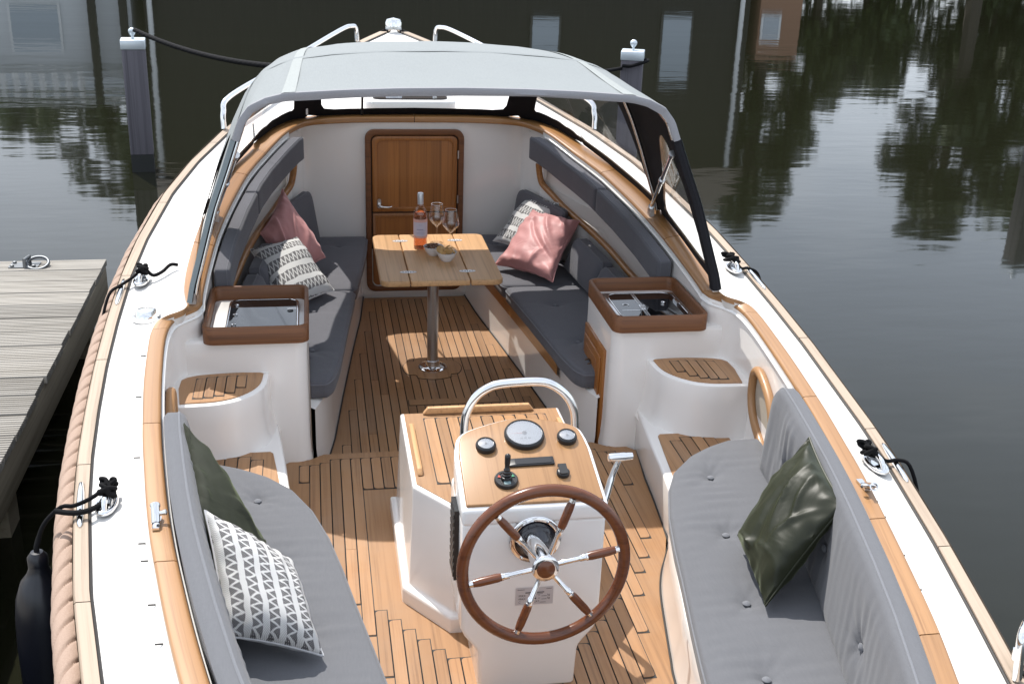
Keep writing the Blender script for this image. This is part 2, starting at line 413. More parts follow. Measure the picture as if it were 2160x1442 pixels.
# ---- hull, deck
toe_c = curve3(TOE, 5)
def hull_rows(s):
    rows = []
    for dz, dx in ((0.0, 0.0), (-.05, -.004), (-.16, -.02), (-.40, -.06), (-.75, -.12), (-1.05, -.22), (-1.4, -.5)):
        rr = []
        for x, y, z in toe_c:
            k = min(1, max(0, (y-6.0)/2.7)); dxx = dx*(1+2.2*k)
            rr.append((s*max(0.0, x+dxx), y + dz*0.22*k, max(-1.2, z+dz*(1+.25*k))))
        rows.append(rr)
    return rows
for s in (-1, 1): loft('hull_side', hull_rows(s), HULL, boat, flip=(s > 0))
mk('transom', [(-.30, 0, .58), (.30, 0, .58), (.2, .05, -.7), (-.2, .05, -.7)], [(0, 1, 2, 3)], HULL, boat)

TOEW = 0.047
def toe_in(Y): return max(0.0, at(TOE, Y, 1)-TOEW*(1+0.35*max(0, (Y-6.5)/2.2)))
# side deck: from toe rail inside to coaming outside
for s in (-1, 1):
    A = []; B = []; Cc = []; D = []
    for Y in np.r_[np.linspace(.75, 4.3, 40), np.linspace(4.36, 4.49, 6), np.linspace(4.6, 6.3, 20)]:
        xi = toe_in(Y); zi = at(TOE, Y, 2)-.012
        if Y < 4.375: xo, zo = at(CAPO, Y, 1)-.004, at(CAPO, Y, 2)
        elif Y < 4.47:
            xo, zo = np.interp(Y, [4.375, 4.405, 4.415, 4.43, 4.47], [1.232, 1.20, 1.16, 1.135, 1.125]), np.interp(Y, [4.375, 4.47], [.688, .722])
        else: xo, zo = at(FWDO, Y, 1), at(FWDO, Y, 2)
        zd = zo-.05
        A.append((s*xi, Y, zi)); B.append((s*(xo+.035), Y, min(zd-.004, zi+.03))); Cc.append((s*(xo+.008), Y, zd)); D.append((s*xo, Y, zo-.012))
    loft('side_deck', [A, B, Cc, D], DECK, boat, flip=(s < 0))
# foredeck (cambered)
rows = []
for Y in np.r_[np.linspace(6.15, 8.5, 30), 8.62]:
    xi = toe_in(Y); zi = at(TOE, Y, 2)-.012; rr = []
    for t in np.linspace(-1, 1, 17):
        rr.append((t*xi, Y, zi+(.07*(8.7-Y)/2.2)*(1-t*t)))
    rows.append(rr)
# keep only the deck outside the cockpit opening
V = np.concatenate([np.array(r) for r in rows]); F = grid_faces(len(rows), 17)
keep = []
for f in F:
    c = V[list(f)].mean(0); yl = np.interp(abs(c[0]), [0, .60, .745, .835, .905, .955, 1.005, 1.06], [6.94, 6.92, 6.83, 6.72, 6.58, 6.44, 6.26, 5.97])
    if c[1] > yl: keep.append(f)
mk('foredeck', V, keep, DECK, boat, True)
# roof hatch on the foredeck
hb = MB(); hb.prism(rrect(-.29, .27, 6.98, 7.42, .06), 1.02, 1.10); h = hb.build('hatch_frame', RIMW, boat); bevel(h, .015, 3)
hb = MB(); hb.prism(rrect(-.24, .22, 7.03, 7.37, .05), 1.10, 1.108); hb.build('hatch_pane', BLACKG, h)

# ---- toe rail in boards with caulked joints
joints = [0.3, 1.9, 2.708, 3.463, 4.233, 5.05, 5.9, 6.7, 7.5, 8.62]
for s in (-1, 1):
    for a, b in zip(joints[:-1], joints[1:]):
        ys = np.linspace(a+.002, b-.002, 14); rws = []
        for off, dz in ((0, -.055), (0, -.006), (.006, 0), ('i', 0), ('i', -.045)):
            rr = []
            for Y in ys:
                xo = at(TOE, Y, 1); x = toe_in(Y)+.004 if off == 'i' else xo-off
                if off == 'i' and dz < 0: x = toe_in(Y)+.003
                rr.append((s*x, Y, at(TOE, Y, 2)+dz))
            rws.append(rr)
        loft('toe_rail_board', rws, TEAK_RAIL, boat, smooth=False, flip=(s > 0), uv=True)
    ys = np.linspace(.3, 8.6, 120)
    mk('caulk_line', *[q for q in tube_geo([(s*(toe_in(Y)-.001), Y, at(TOE, Y, 2)-.007) for Y in ys], .0042, 6)], CAULK, boat, True)
    mk('caulk_bed', *tube_geo([(s*(at(TOE, Y, 1)-TOEW*.5), Y, at(TOE, Y, 2)-.022) for Y in ys], .018, 6), CAULK, boat)
    # rope strake along the hull
    ys = np.linspace(.1, 7.6, 1300); P, T, A, B = frames([(s*(at(TOE, Y, 1)+(.026 if s < 0 else .008)), Y, at(TOE, Y, 2)-.090) for Y in ys])
    L = np.r_[0, np.cumsum(np.linalg.norm(np.diff(P, axis=0), axis=1))]
    th = np.linspace(0, 2*PI, 42, endpoint=False); rows = []
    for i in range(len(P)):
        ph = -s*L[i]/.29*2*PI
        q_ = np.mod(th-ph+PI/3, 2*PI/3)-PI/3; rr = .040*(1-.05*(q_/(PI/3))**2-.20*np.exp(-((PI/3-np.abs(q_))/.16)**2))
        rows.append(P[i]+rr[:, None]*(np.cos(th)[:, None]*A[i]+np.sin(th)[:, None]*B[i]))
    loft('rope_strake', rows, ROPE_T, boat, closed=True)

# ---- coaming caps (boards along the cockpit edge)
def strip_pair(AO, AI, n=6):
    return curve3(AO, n), curve3(AI, n)
def cap_board(name, O, I, i0, i1, s, m):
    O = O[i0:i1+1].copy(); I = I[i0:i1+1].copy()
    # small joint gap
    O[0] += (O[1]-O[0])*.06; I[0] += (I[1]-I[0])*.06; O[-1] += (O[-2]-O[-1])*.06; I[-1] += (I[-2]-I[-1])*.06
    n = len(O); rows = []
    d = I-O; ln = np.linalg.norm(d, axis=1)[:, None]; d = d/ln
    up_ = np.array([0, 0, 1.0])
    prof = [(0, -.028), (0, -.006), (.002, -.002), (.007, 0), ('i.010', 0), ('i.003', -.003), ('i0', -.010), ('i0', -.026), ('i.006', -.032)]
    for a, z in prof:
        base = (I - d*float(a[1:])) if isinstance(a, str) else (O + d*a)
        rows.append(base+up_*z)
    rows = [np.stack([s*r[:, 0], r[:, 1], r[:, 2]], 1) for r in rows]
    v = np.concatenate(rows); f = grid_faces(len(rows), n, flip=(s > 0))
    f += [tuple(k*n for k in range(len(rows))), tuple(k*n+n-1 for k in range(len(rows)-1, -1, -1))]
    return mk(name, v, f, m, boat, True, uv=strip_uv(rows))
def nearest(C, Y, lo=0): return lo+int(np.argmin(np.abs(C[lo:, 1]-Y)))
AOc, AIc = strip_pair(CAPO, CAPI); FOc, FIc = strip_pair(FWDO, FWDI)
for s in (-1, 1):
    cuts = [0]+[nearest(AOc[:80], Y) for Y in (1.75, 2.20, 2.745, 3.556)]+[nearest(AOc[:86], 4.33)]+[len(AOc)-1]
    for a, b in zip(cuts[:-1], cuts[1:]): cap_board('coaming_cap', AOc, AIc, a, b, s, TEAK_CAP)
    cuts = [0]+[nearest(FOc[:70], Y) for Y in (5.15, 6.0)]+[len(FOc)-1]
    for a, b in zip(cuts[:-1], cuts[1:]): cap_board('cabin_cap', FOc, FIc, a, b, s, TEAK_TRIM_UV)
    for O, I in ((AOc, AIc), (FOc, FIc)):
        bed = [(s*x, y, z-.014) for x, y, z in (O+I)/2 if (y < 4.28 or y > 4.72)]
        mk('caulk_bed', *tube_geo(bed, .012, 5), CAULK, boat)

# ---- cockpit and cabin lining
Z_SOLE = -0.12
TRIMZ = lambda Y: np.interp(Y, [4.5, 5.0, 5.46, 5.78, 6.1, 6.4, 6.6], [.43, .44, .455, .50, .535, .59, .66])
for s in (-1, 1):
    rows = []
    for x, y, z in AIc:
        rows.append([(s*(x-.002), y, z-.012), (s*(x-.001), y, z-.05), (s*(x-.004), y, .45), (s*(x-.02), y, .15), (s*(x-.03), y, -.05)])
    R_ = np.array(rows).transpose(1, 0, 2)
    loft('cockpit_lining', list(R_), GEL, boat, flip=(s < 0))
    rim = [(s*(x-.003), y, z-.036) for x, y, z in AIc]
    mk('lining_edge', *tube_geo(rim, .007, 8), RIMW, boat, True)
    rows = []
    for x, y, z in FIc:
        if y > 6.62: break
        d = .14*min(1, max(0, (6.66-y)/.35))*min(1, max(0.15, (y-4.5)/.3)); zt = TRIMZ(y)
        rows.append([(s*(x-.002), y, z-.012), (s*(x-.001), y, z-.16), (s*(x+d), y, z-.165), (s*(x+d), y, zt+.01), (s*(x-.005), y, zt), (s*(x-.03), y, .15), (s*(x-.03), y, -.1)])
    loft('cabin_lining', list(np.array(rows).transpose(1, 0, 2)), GEL, boat, smooth=False, flip=(s < 0))
    mk('lining_edge', *tube_geo([(s*(x-.004), y-.010*min(1, max(0, (y-6.5)/.3)), z-.036) for x, y, z in FIc if y < 6.6], .006, 8), GEL, boat, True)
    # teak trim round the side locker opening
    tp = [(.720, 6.60, .80), (.728, 6.60, .74), (.745, 6.585, .68), (.79, 6.50, .635)]+[(at(FWDI, Y, 1)-.012, Y, TRIMZ(Y)+.004) for Y in (6.36, 6.1, 5.8, 5.5, 5.2, 4.97)]
    mk('locker_trim', *tube_geo(cat(mirror(tp, s), 8), .019, 10), TEAK_TRIM, boat, True)
# bulkhead with rounded corners into the sides
bx = []
YB = 6.88
for s in (-1, 1):
    pts = [(s*.765, 6.57), (s*.752, 6.66), (s*.725, 6.76), (s*.68, 6.84), (s*.62, YB), (s*.3, YB+.003), (0, YB+.003)]
    loft('bulkhead', [[(x, y, z) for x, y in cat(pts, 5)] for z in (-.2, .3, .8, .990)], GEL, boat, flip=(s < 0))

# ---- door in the bulkhead
def ring_poly(outer, inner, y0, y1):
    n = len(outer); v = [(x, y0, z) for x, z in outer]+[(x, y0, z) for x, z in inner]+[(x, y1, z) for x, z in outer]+[(x, y1, z) for x, z in inner]
    f = []
    for i in range(n):
        j = (i+1) % n
        f += [(i, j, n+j, n+i), (i, 2*n+i, 2*n+j, j), (n+i, n+j, 3*n+j, 3*n+i)]
    return v, f
o = mk('door_frame', *ring_poly(rrect(-.300, .302, -.075, .950, .055), rrect(-.266, .268, -.045, .918, .04), YB-.028, YB), TEAK_DARK_X, boat); bevel(o, .006, 3)
def door_leaf(z0, z1, corners, name):
    x0, x1 = -.259, .261
    fr = mk(name, *ring_poly(rrect(x0, x1, z0, z1, .035, corners=corners), rrect(x0+.03, x1-.03, z0+.028, z1-.028, .035, corners=corners), YB-.022, YB+.004), TEAK_DARK, boat); bevel(fr, .004, 2)
    for k in range(7):                                      # panel made of glued boards
        xa = x0+.03+k*(x1-x0-.06)/7; xb = x0+.03+(k+1)*(x1-x0-.06)/7
        b = MB(); b.box(xa, xb, YB-.014, YB+.002, z0+.026, z1-.026); b.build('door_board', TEAK_DARK, fr)
    return fr
mk('door_gap', [(-.268, YB-.004, -.05), (.270, YB-.004, -.05), (.270, YB-.004, .92), (-.268, YB-.004, .92)], [(0, 1, 2, 3)], CAULK, boat)
up_leaf = door_leaf(.441, .912, (0, 1, 1, 0), 'door_leaf'); lo_leaf = door_leaf(-.035, .432, (1, 0, 0, 1), 'door_leaf')
b = MB(); b.prism([(p[0], p[1]) for p in rrect(-.228, -.207, .445+.02, .525, .0104)], 0, .006)
hp = mk('door_handle', [(x, YB-.022-z, y) for x, y, z in b.v], b.f, STEEL_B, up_leaf)
b = MB(); b.tube(cat([(-.217, YB-.024, .487), (-.217, YB-.055, .486), (-.20, YB-.062, .483), (-.165, YB-.060, .480), (-.142, YB-.056, .484)], 6), [.009]*7+[.008]*6+[.0065]*6+[.004]*6, 10); 
mk('door_handle', b.v, b.f, STEEL, up_leaf, True)
for z in (.80, .52, .20):
    b = MB(); b.tube([(.266, YB-.031, z-.025), (.266, YB-.031, z+.025)], .005, 8); b.build('hinge', STEEL_B, boat, True)

# ---- planked soles
def xcross(poly, x):
    ys = []; n = len(poly)
    for i in range(n):
        (x0, y0), (x1, y1) = poly[i], poly[(i+1) % n]
        if (x0 <= x) != (x1 <= x): ys.append(y0+(y1-y0)*(x-x0)/(x1-x0))
    return sorted(ys)
def intervals(poly, x):
    ys = xcross(poly, x); return [(ys[i], ys[i+1]) for i in range(0, len(ys)-1, 2)]
def inter(A, B):
    out = []
    for a, b in A:
        for c, d in B:
            lo, hi = max(a, c), min(b, d)
            if hi-lo > .03: out.append((lo, hi))
    return out
def subtract(A, B):
    for c, d in B:
        n = []
        for a, b in A:
            if d <= a or c >= b: n.append((a, b)); continue
            if c > a+.03: n.append((a, c))
            if d < b-.03: n.append((d, b))
        A = n
    return A
def plank_sole(poly, pitch, x_off, z, parent, margin_w, hole=None, name='teak_plank', mm=None, pm=None, t=.003, gap=.0024, butts=True):
    mm = mm or TEAK_MARGIN; pm = pm or TEAK_DECK
    base = MB(); base.prism(poly, z-.02, z); base.build('margin_board', mm, parent)
    inner = offset_poly(poly, margin_w)
    xs = [p[0] for p in inner]; k0 = math.floor((min(xs)-x_off)/pitch)-1; k1 = math.ceil((max(xs)-x_off)/pitch)+1
    ck = MB()
    for k in range(k0, k1):
        x0 = x_off+k*pitch; x1 = x0+pitch
        x0c, x1c = max(x0, min(xs)+1e-4), min(x1, max(xs)-1e-4)
        if x1c-x0c < .62*pitch: continue
        I = inter(intervals(inner, x0c), intervals(inner, x1c))
        if hole is not None:
            H = intervals(hole, x0c)+intervals(hole, x1c)+intervals(hole, (x0c+x1c)/2)
            if H: I = subtract(I, [(min(h[0] for h in H), max(h[1] for h in H))])
        for lo, hi in I:
            if hi-lo < .05: continue
            cuts = [lo]
            if butts and hi-lo > 1.0 and random.random() < .55: cuts.append(lo+(hi-lo)*random.uniform(.25, .75))
            cuts.append(hi)
            g = gap
            ck.box(x0c-g*.4, x1c+g*.4, lo-g*2.6, hi+g*2.6, z, z+t*.35)
            for a, b in zip(cuts[:-1], cuts[1:]):
                r = min(.014, (b-a)*.2)
                ra = rrect(x0c+g, x1c-g, a+(.0007 if a > lo else 0), b-(.0007 if b < hi else 0), r, 3,
                           corners=(a == lo and x1c > 0, b == hi and x1c > 0, b == hi and x0c < 0, a == lo and x0c < 0))
                bb = MB(); bb.prism(ra, z+.0005, z+t); bb.build(name, pm, parent)
    ck.build('caulk_seam', CAULK, parent)

half = [(.60, 4.50), (.66, 4.455), (.735, 4.455), (.783, 4.40), (.748, 4.135), (.732, 3.93), (.712, 3.737), (.70, 3.66), (.655, 3.52), (.61, 3.42), (.57, 3.29), (.527, 3.08), (.498, 2.93), (.477, 2.81), (.43, 2.4), (.40, 2.0), (.38, 1.4)]
aft_poly = half[::-1]+mirror(half, -1)
con_base = [(-.345, 4.10), (-.345, 3.345), (-.16, 3.095), (.16, 3.095), (.345, 3.345), (.345, 4.10)]
con_hole = [(-.415, 4.17), (-.415, 3.33), (-.19, 3.02), (.19, 3.02), (.415, 3.33), (.415, 4.17)]
plank_sole(aft_poly, .0435, -.0092, 0.0, boat, .058, con_hole)
half = [(.318, 6.86), (.365, 6.5), (.423, 6.05), (.50, 5.40), (.556, 4.87), (.585, 4.68), (.64, 4.56), (.64, 4.47)]
cab_poly = half[::-1]+mirror(half, -1)
plank_sole(cab_poly, .0425, -.0045, Z_SOLE, boat, .05)
# the edge of the step down into the cabin
b = MB(); b.box(-.62, .62, 4.475, 4.497, -.16, -.004); b.build('step_riser', TEAK_MARGIN, boat)
# rosette under the table leg
ro = []
for i in range(64):
    a = 2*PI*i/64; k = abs(math.cos(2*(a+PI/4)))   # clover-like outline
    rr = .155*(1-.16*max(0, 1-((a % (PI/2))-PI/4)**2*30))
    ro.append((rr*math.cos(a)*1.02-.005, 5.69+rr*math.sin(a)))
b = MB(); b.prism([(x*1.0, y) for x, y in offset_poly(ro, -.004)], Z_SOLE+.002, Z_SOLE+.0042); b.build('rosette_caulk', CAULK, boat)
b = MB(); b.prism(ro, Z_SOLE+.002, Z_SOLE+.0060); b.build('rosette_board', TEAK_MARGIN, boat)
b = MB(); b.box(-.17, .30, 5.215, 5.285, Z_SOLE+.002, Z_SOLE+.0042); b.build('cross_board_caulk', CAULK, boat)
b = MB(); b.box(-.166, .296, 5.219, 5.281, Z_SOLE+.002, Z_SOLE+.0062); b.build('cross_board', TEAK_MARGIN, boat)

# ---- cabin seat boxes, fiddles
INNER = [(6.88, .335), (6.5, .368), (6.05, .426), (5.4, .503), (4.87, .56), (4.69, .59), (4.55, .635)]
def inY(Y): return np.interp(-Y, [-q[0] for q in INNER], [q[1] for q in INNER])
for s in (-1, 1):
    ys = np.linspace(6.87, 4.56, 30)
    loft('seat_box', [[(s*(inY(Y)-.012), Y, -.14) for Y in ys], [(s*(inY(Y)), Y, .0) for Y in ys], [(s*(inY(Y)), Y, .19) for Y in ys], [(s*(inY(Y)+.02), Y, .2) for Y in ys], [(s*1.2, Y, .2) for Y in ys]], GEL, boat, flip=(s > 0))
    mk('caulk_line', *tube_geo([(s*(inY(Y)-.013), Y, Z_SOLE+.003) for Y in ys], .004, 6), CAULK, boat)
    ys = np.linspace(6.85, 4.97, 30)
    o = loft('fiddle_board', [[(s*(inY(Y)-.004), Y, .13-.02*(Y < 5.1)) for Y in ys], [(s*(inY(Y)-.020), Y, .13) for Y in ys], [(s*(inY(Y)-.020), Y, .225) for Y in ys], [(s*(inY(Y)-.004), Y, .23) for Y in ys]], TEAK_TRIM, boat, smooth=False, flip=(s > 0))
mk('bulkhead_skirt', [(-.62, YB-.01, -.1), (.62, YB-.01, -.1), (.62, YB-.006, .2), (-.62, YB-.006, .2)], [(0, 1, 2, 3)], GEL, boat)

# ---- aft seat boxes and moulded steps
SEATI = np.array([(1.4, .37), (2.0, .39), (2.45, .43), (2.55, .446), (2.73, .478), (2.955, .52), (3.15, .554), (3.34, .593), (3.525, .647), (3.666, .712), (3.767, .80), (3.84, .90), (3.93, 1.06)])
for s in (-1, 1):
    edge = [(.38, 1.4), (.40, 2.0), (.43, 2.4), (.477, 2.81), (.498, 2.93), (.527, 3.08), (.57, 3.29), (.61, 3.42), (.655, 3.52), (.70, 3.62)]
    e2 = cat(edge, 4); rows = []
    for z, d in ((-.02, .0), (0.02, .004), (.12, .02), (.19, .012), (.214, .02), (.22, .05), (.22, .9)):
        rows.append([(s*min(x+d, 1.17), y, z) for x, y in e2])
    loft('seat_box', rows, GEL, boat, flip=(s < 0))
    mk('caulk_line', *tube_geo([(s*(x-.001), y, .003) for x, y in e2]+[(s*.713, 3.737, .003), (s*.733, 3.93, .003), (s*.749, 4.135, .003), (s*.786, 4.41, .003)], .004, 6), CAULK, boat)
    # lower step
    low = [(.70, 3.50), (.712, 3.72), (.735, 3.93), (.752, 4.135), (.788, 4.46), (1.20, 4.46), (1.20, 3.50)]
    b = MB(); b.prism(mirror(low, s), -.05, .184); o = b.build('lower_step', GEL, boat); bevel(o, .014, 3)
    pad = [(.735, 3.52), (.757, 3.80), (.782, 4.02)]+[(.800, 4.165), (.812, 4.180)]+[(1.03, 4.178), (1.075, 4.165), (1.098, 4.12), (1.10, 4.0), (1.10, 3.52)]
    plank_sole(mirror(pad, s), .050, s*.8352-(0 if s > 0 else .05*0), .1885, o, .042, butts=False, t=.0025)
    # upper step: convex quarter shape
    up_ = [(.812, 4.452), (.822, 4.33), (.852, 4.25), (.92, 4.18), (1.0, 4.145), (1.09, 4.135), (1.175, 4.132), (1.20, 4.14), (1.20, 4.47), (1.0, 4.47)]
    upc = [tuple(q) for q in cat(up_[:7], 5)]+up_[7:]
    rows = []
    Pm = mirror(upc, s)
    if area2(Pm) < 0: Pm = Pm[::-1]
    for z, d in ((.15, -.035), (.19, -.018), (.24, -.006), (.33, -.001), (.405, 0), (.417, .003), (.421, .010), (.421, .03)):
        rows.append([(x, y, z) for x, y in offset_poly(Pm, d)])
    v = np.concatenate([np.array(r) for r in rows]); f = grid_faces(len(rows), len(Pm), True)
    f.append(tuple((len(rows)-1)*len(Pm)+k for k in range(len(Pm))))
    o = mk('upper_step', v, f, GEL, boat, True)
    pad = [tuple(q) for q in cat([(.836, 4.430), (.845, 4.335), (.876, 4.264), (.937, 4.20), (1.01, 4.168), (1.085, 4.160)], 4)]+[(1.146, 4.158), (1.163, 4.30), (1.160, 4.385)]+[tuple(q) for q in cat([(1.14, 4.41), (1.08, 4.432), (.953, 4.444), (.85, 4.438)], 3)]
    plank_sole(mirror(pad, s), .040, s*.861, .4255, o, .036, butts=False, t=.0025)
    # oval locker opening in the cockpit side with teak ring
    oc, oa, ob = (3.93, .395), .155, .115; ring = []; face = []
    for i in range(40):
        a = 2*PI*i/40; yy = oc[0]+oa*math.copysign(abs(math.cos(a))**.75, math.cos(a)); zz = oc[1]+ob*math.copysign(abs(math.sin(a))**.8, math.sin(a))+.35*(yy-oc[0])
        ring.append((s*(at(CAPI, yy, 1)-.020), yy, zz)); face.append((s*(at(CAPI, yy, 1)-.009), yy, zz))
    mk('locker_ring', *tube_geo(ring, .019, 10, closed=True), TEAK_CAP, boat, True)
    mk('locker_shade_face', face, [tuple(range(40))], mat('locker_shade', (.42, .37, .30), .6), boat)  # flat face in place of the hollow, its shade put into the colour

# ---- deck hardware
def lathe_part(name, prof, c, axis, m, parent, n=20):
    return mk(name, *lathe_geo(prof, c, axis, n), m, parent, True)
for s in (-1, 1):
    for Y, X, zz in ((3.215, 1.345, 0), (4.872, 1.430, 0)):           # fairlead strips on the toe rail
        b = MB(); z = at(TOE, Y, 2)+.001
        d = np.array([at(TOE, Y+.1, 1)-at(TOE, Y-.1, 1), .2, at(TOE, Y+.1, 2)-at(TOE, Y-.1, 2)]); d /= np.linalg.norm(d)
        c = np.array([at(TOE, Y, 1)-.022, Y, z])
        pts = [c+d*q for q in (-.135, -.12, -.06, 0, .06, .12, .135)]
        v, f = tube_geo([(s*p[0], p[1], p[2]) for p in pts], [.003, .009, .012, .013, .012, .009, .003], 10)
        mk('fairlead_strip', v, f, STEEL, boat, True)
    for (X, Y) in ((1.255, 3.19), (1.372, 4.965)):                   # flush cleats
        z = at(TOE, Y, 2)+.012
        b = MB(); ring = []
        for i in range(20):
            a = 2*PI*i/20; ring.append((s*(X+.026*math.cos(a)), Y+.062*math.sin(a), z))
        b.tube(ring, .009, 8, closed=True); b.prism([(s*(X+.022*math.cos(2*PI*i/16)), Y+.055*math.sin(2*PI*i/16)) for i in range(16)], z-.012, z-.002)
        b.tube(cat([(s*X, Y-.055, z+.004), (s*X, Y-.03, z+.030), (s*X, Y+.03, z+.030), (s*X, Y+.055, z+.004)], 5), .009, 8)
        b.build('mooring_cleat', STEEL, boat, True)
    # rod holder on the cap
    Y, X, z = 2.93, 1.072, .613
    b = MB(); ax = np.array([s*.12, .95, .42]) if s < 0 else np.array([-.1, -.9, .42]); c0 = np.array([s*X, Y-.02, z+.012])
    b.box(s*X-.010, s*X+.010, Y-.035, Y+.03, z, z+.007)
    b.lathe([(.011, 0), (.0125, .004), (.0125, .058), (.0145, .060), (.0145, .067), (.0105, .067), (.0105, .02)], c0, ax, 18, cap=False)
    b.lathe([(.004, -.0), (.006, .012), (.009, .03), (.0, .034)], c0+ax/np.linalg.norm(ax)*.035, (s*-.8 if s > 0 else .8, 0, .1), 10)
    b.build('rod_holder', STEEL, boat, True)
    # bow grab rails
    rail = [(s*1.125, 6.905, .945), (s*1.125, 6.93, 1.04), (s*1.09, 7.02, 1.115), (s*.82, 7.50, 1.215), (s*.42, 8.18, 1.365), (s*.315, 8.35, 1.385), (s*.285, 8.395, 1.36), (s*.278, 8.40, 1.275)]
    mk('bow_rail', *tube_geo(cat(rail, 8), .016, 10), STEEL, boat, True)
    # tiny drain slots at the foot of the coaming
    for Y in (2.45, 2.62, 2.83, 2.92, 3.42, 3.86, 4.2):
        b = MB(); x = at(CAPO, Y, 1)+.022; z = at(CAPO, Y, 2)-.052
        b.box(s*x-.010, s*x+.010, Y-.0018, Y+.0018, z-.003, z+.0005); b.build('drain_slot', CAULK, boat)
lathe_part('deck_vent', [(.062, 0), (.062, .010), (.050, .016), (.046, .030), (.036, .042), (.0, .046)], (-1.305, 4.60, .615), (0, 0, 1), STEEL, boat, 28)
# stem head fitting
b = MB(); b.lathe([(.055, -.03), (.062, 0), (.062, .06), (.05, .085), (.0, .095)], (0, 8.665, 1.32), (0, 0, 1), 20); b.build('stem_fitting', STEEL, boat, True)
b = MB(); b.lathe([(.012, 0), (.016, .02), (.03, .025), (.028, .05), (.0, .06)], (1.13, 2.12, .53), (0, .1, 1), 14)
b.tube(cat([(1.09, 2.08, .53), (1.085, 2.09, .64), (1.11, 2.12, .655), (1.14, 2.15, .64), (1.15, 2.16, .53)], 6), .012, 10); b.build('stern_bollard', STEEL, boat, True)

# ------------------------------------------------------------------ cushions
def hash_waves(n, lo, hi, seed):
    g = np.random.default_rng(seed); return [(g.uniform(lo, hi)*math.cos(a), g.uniform(lo, hi)*math.sin(a), g.uniform(0, 6.28)) for a in g.uniform(0, 6.28, n)]
def waves(u, v, W): return sum(np.sin(a*u+b*v+c) for a, b, c in W)/math.sqrt(len(W))

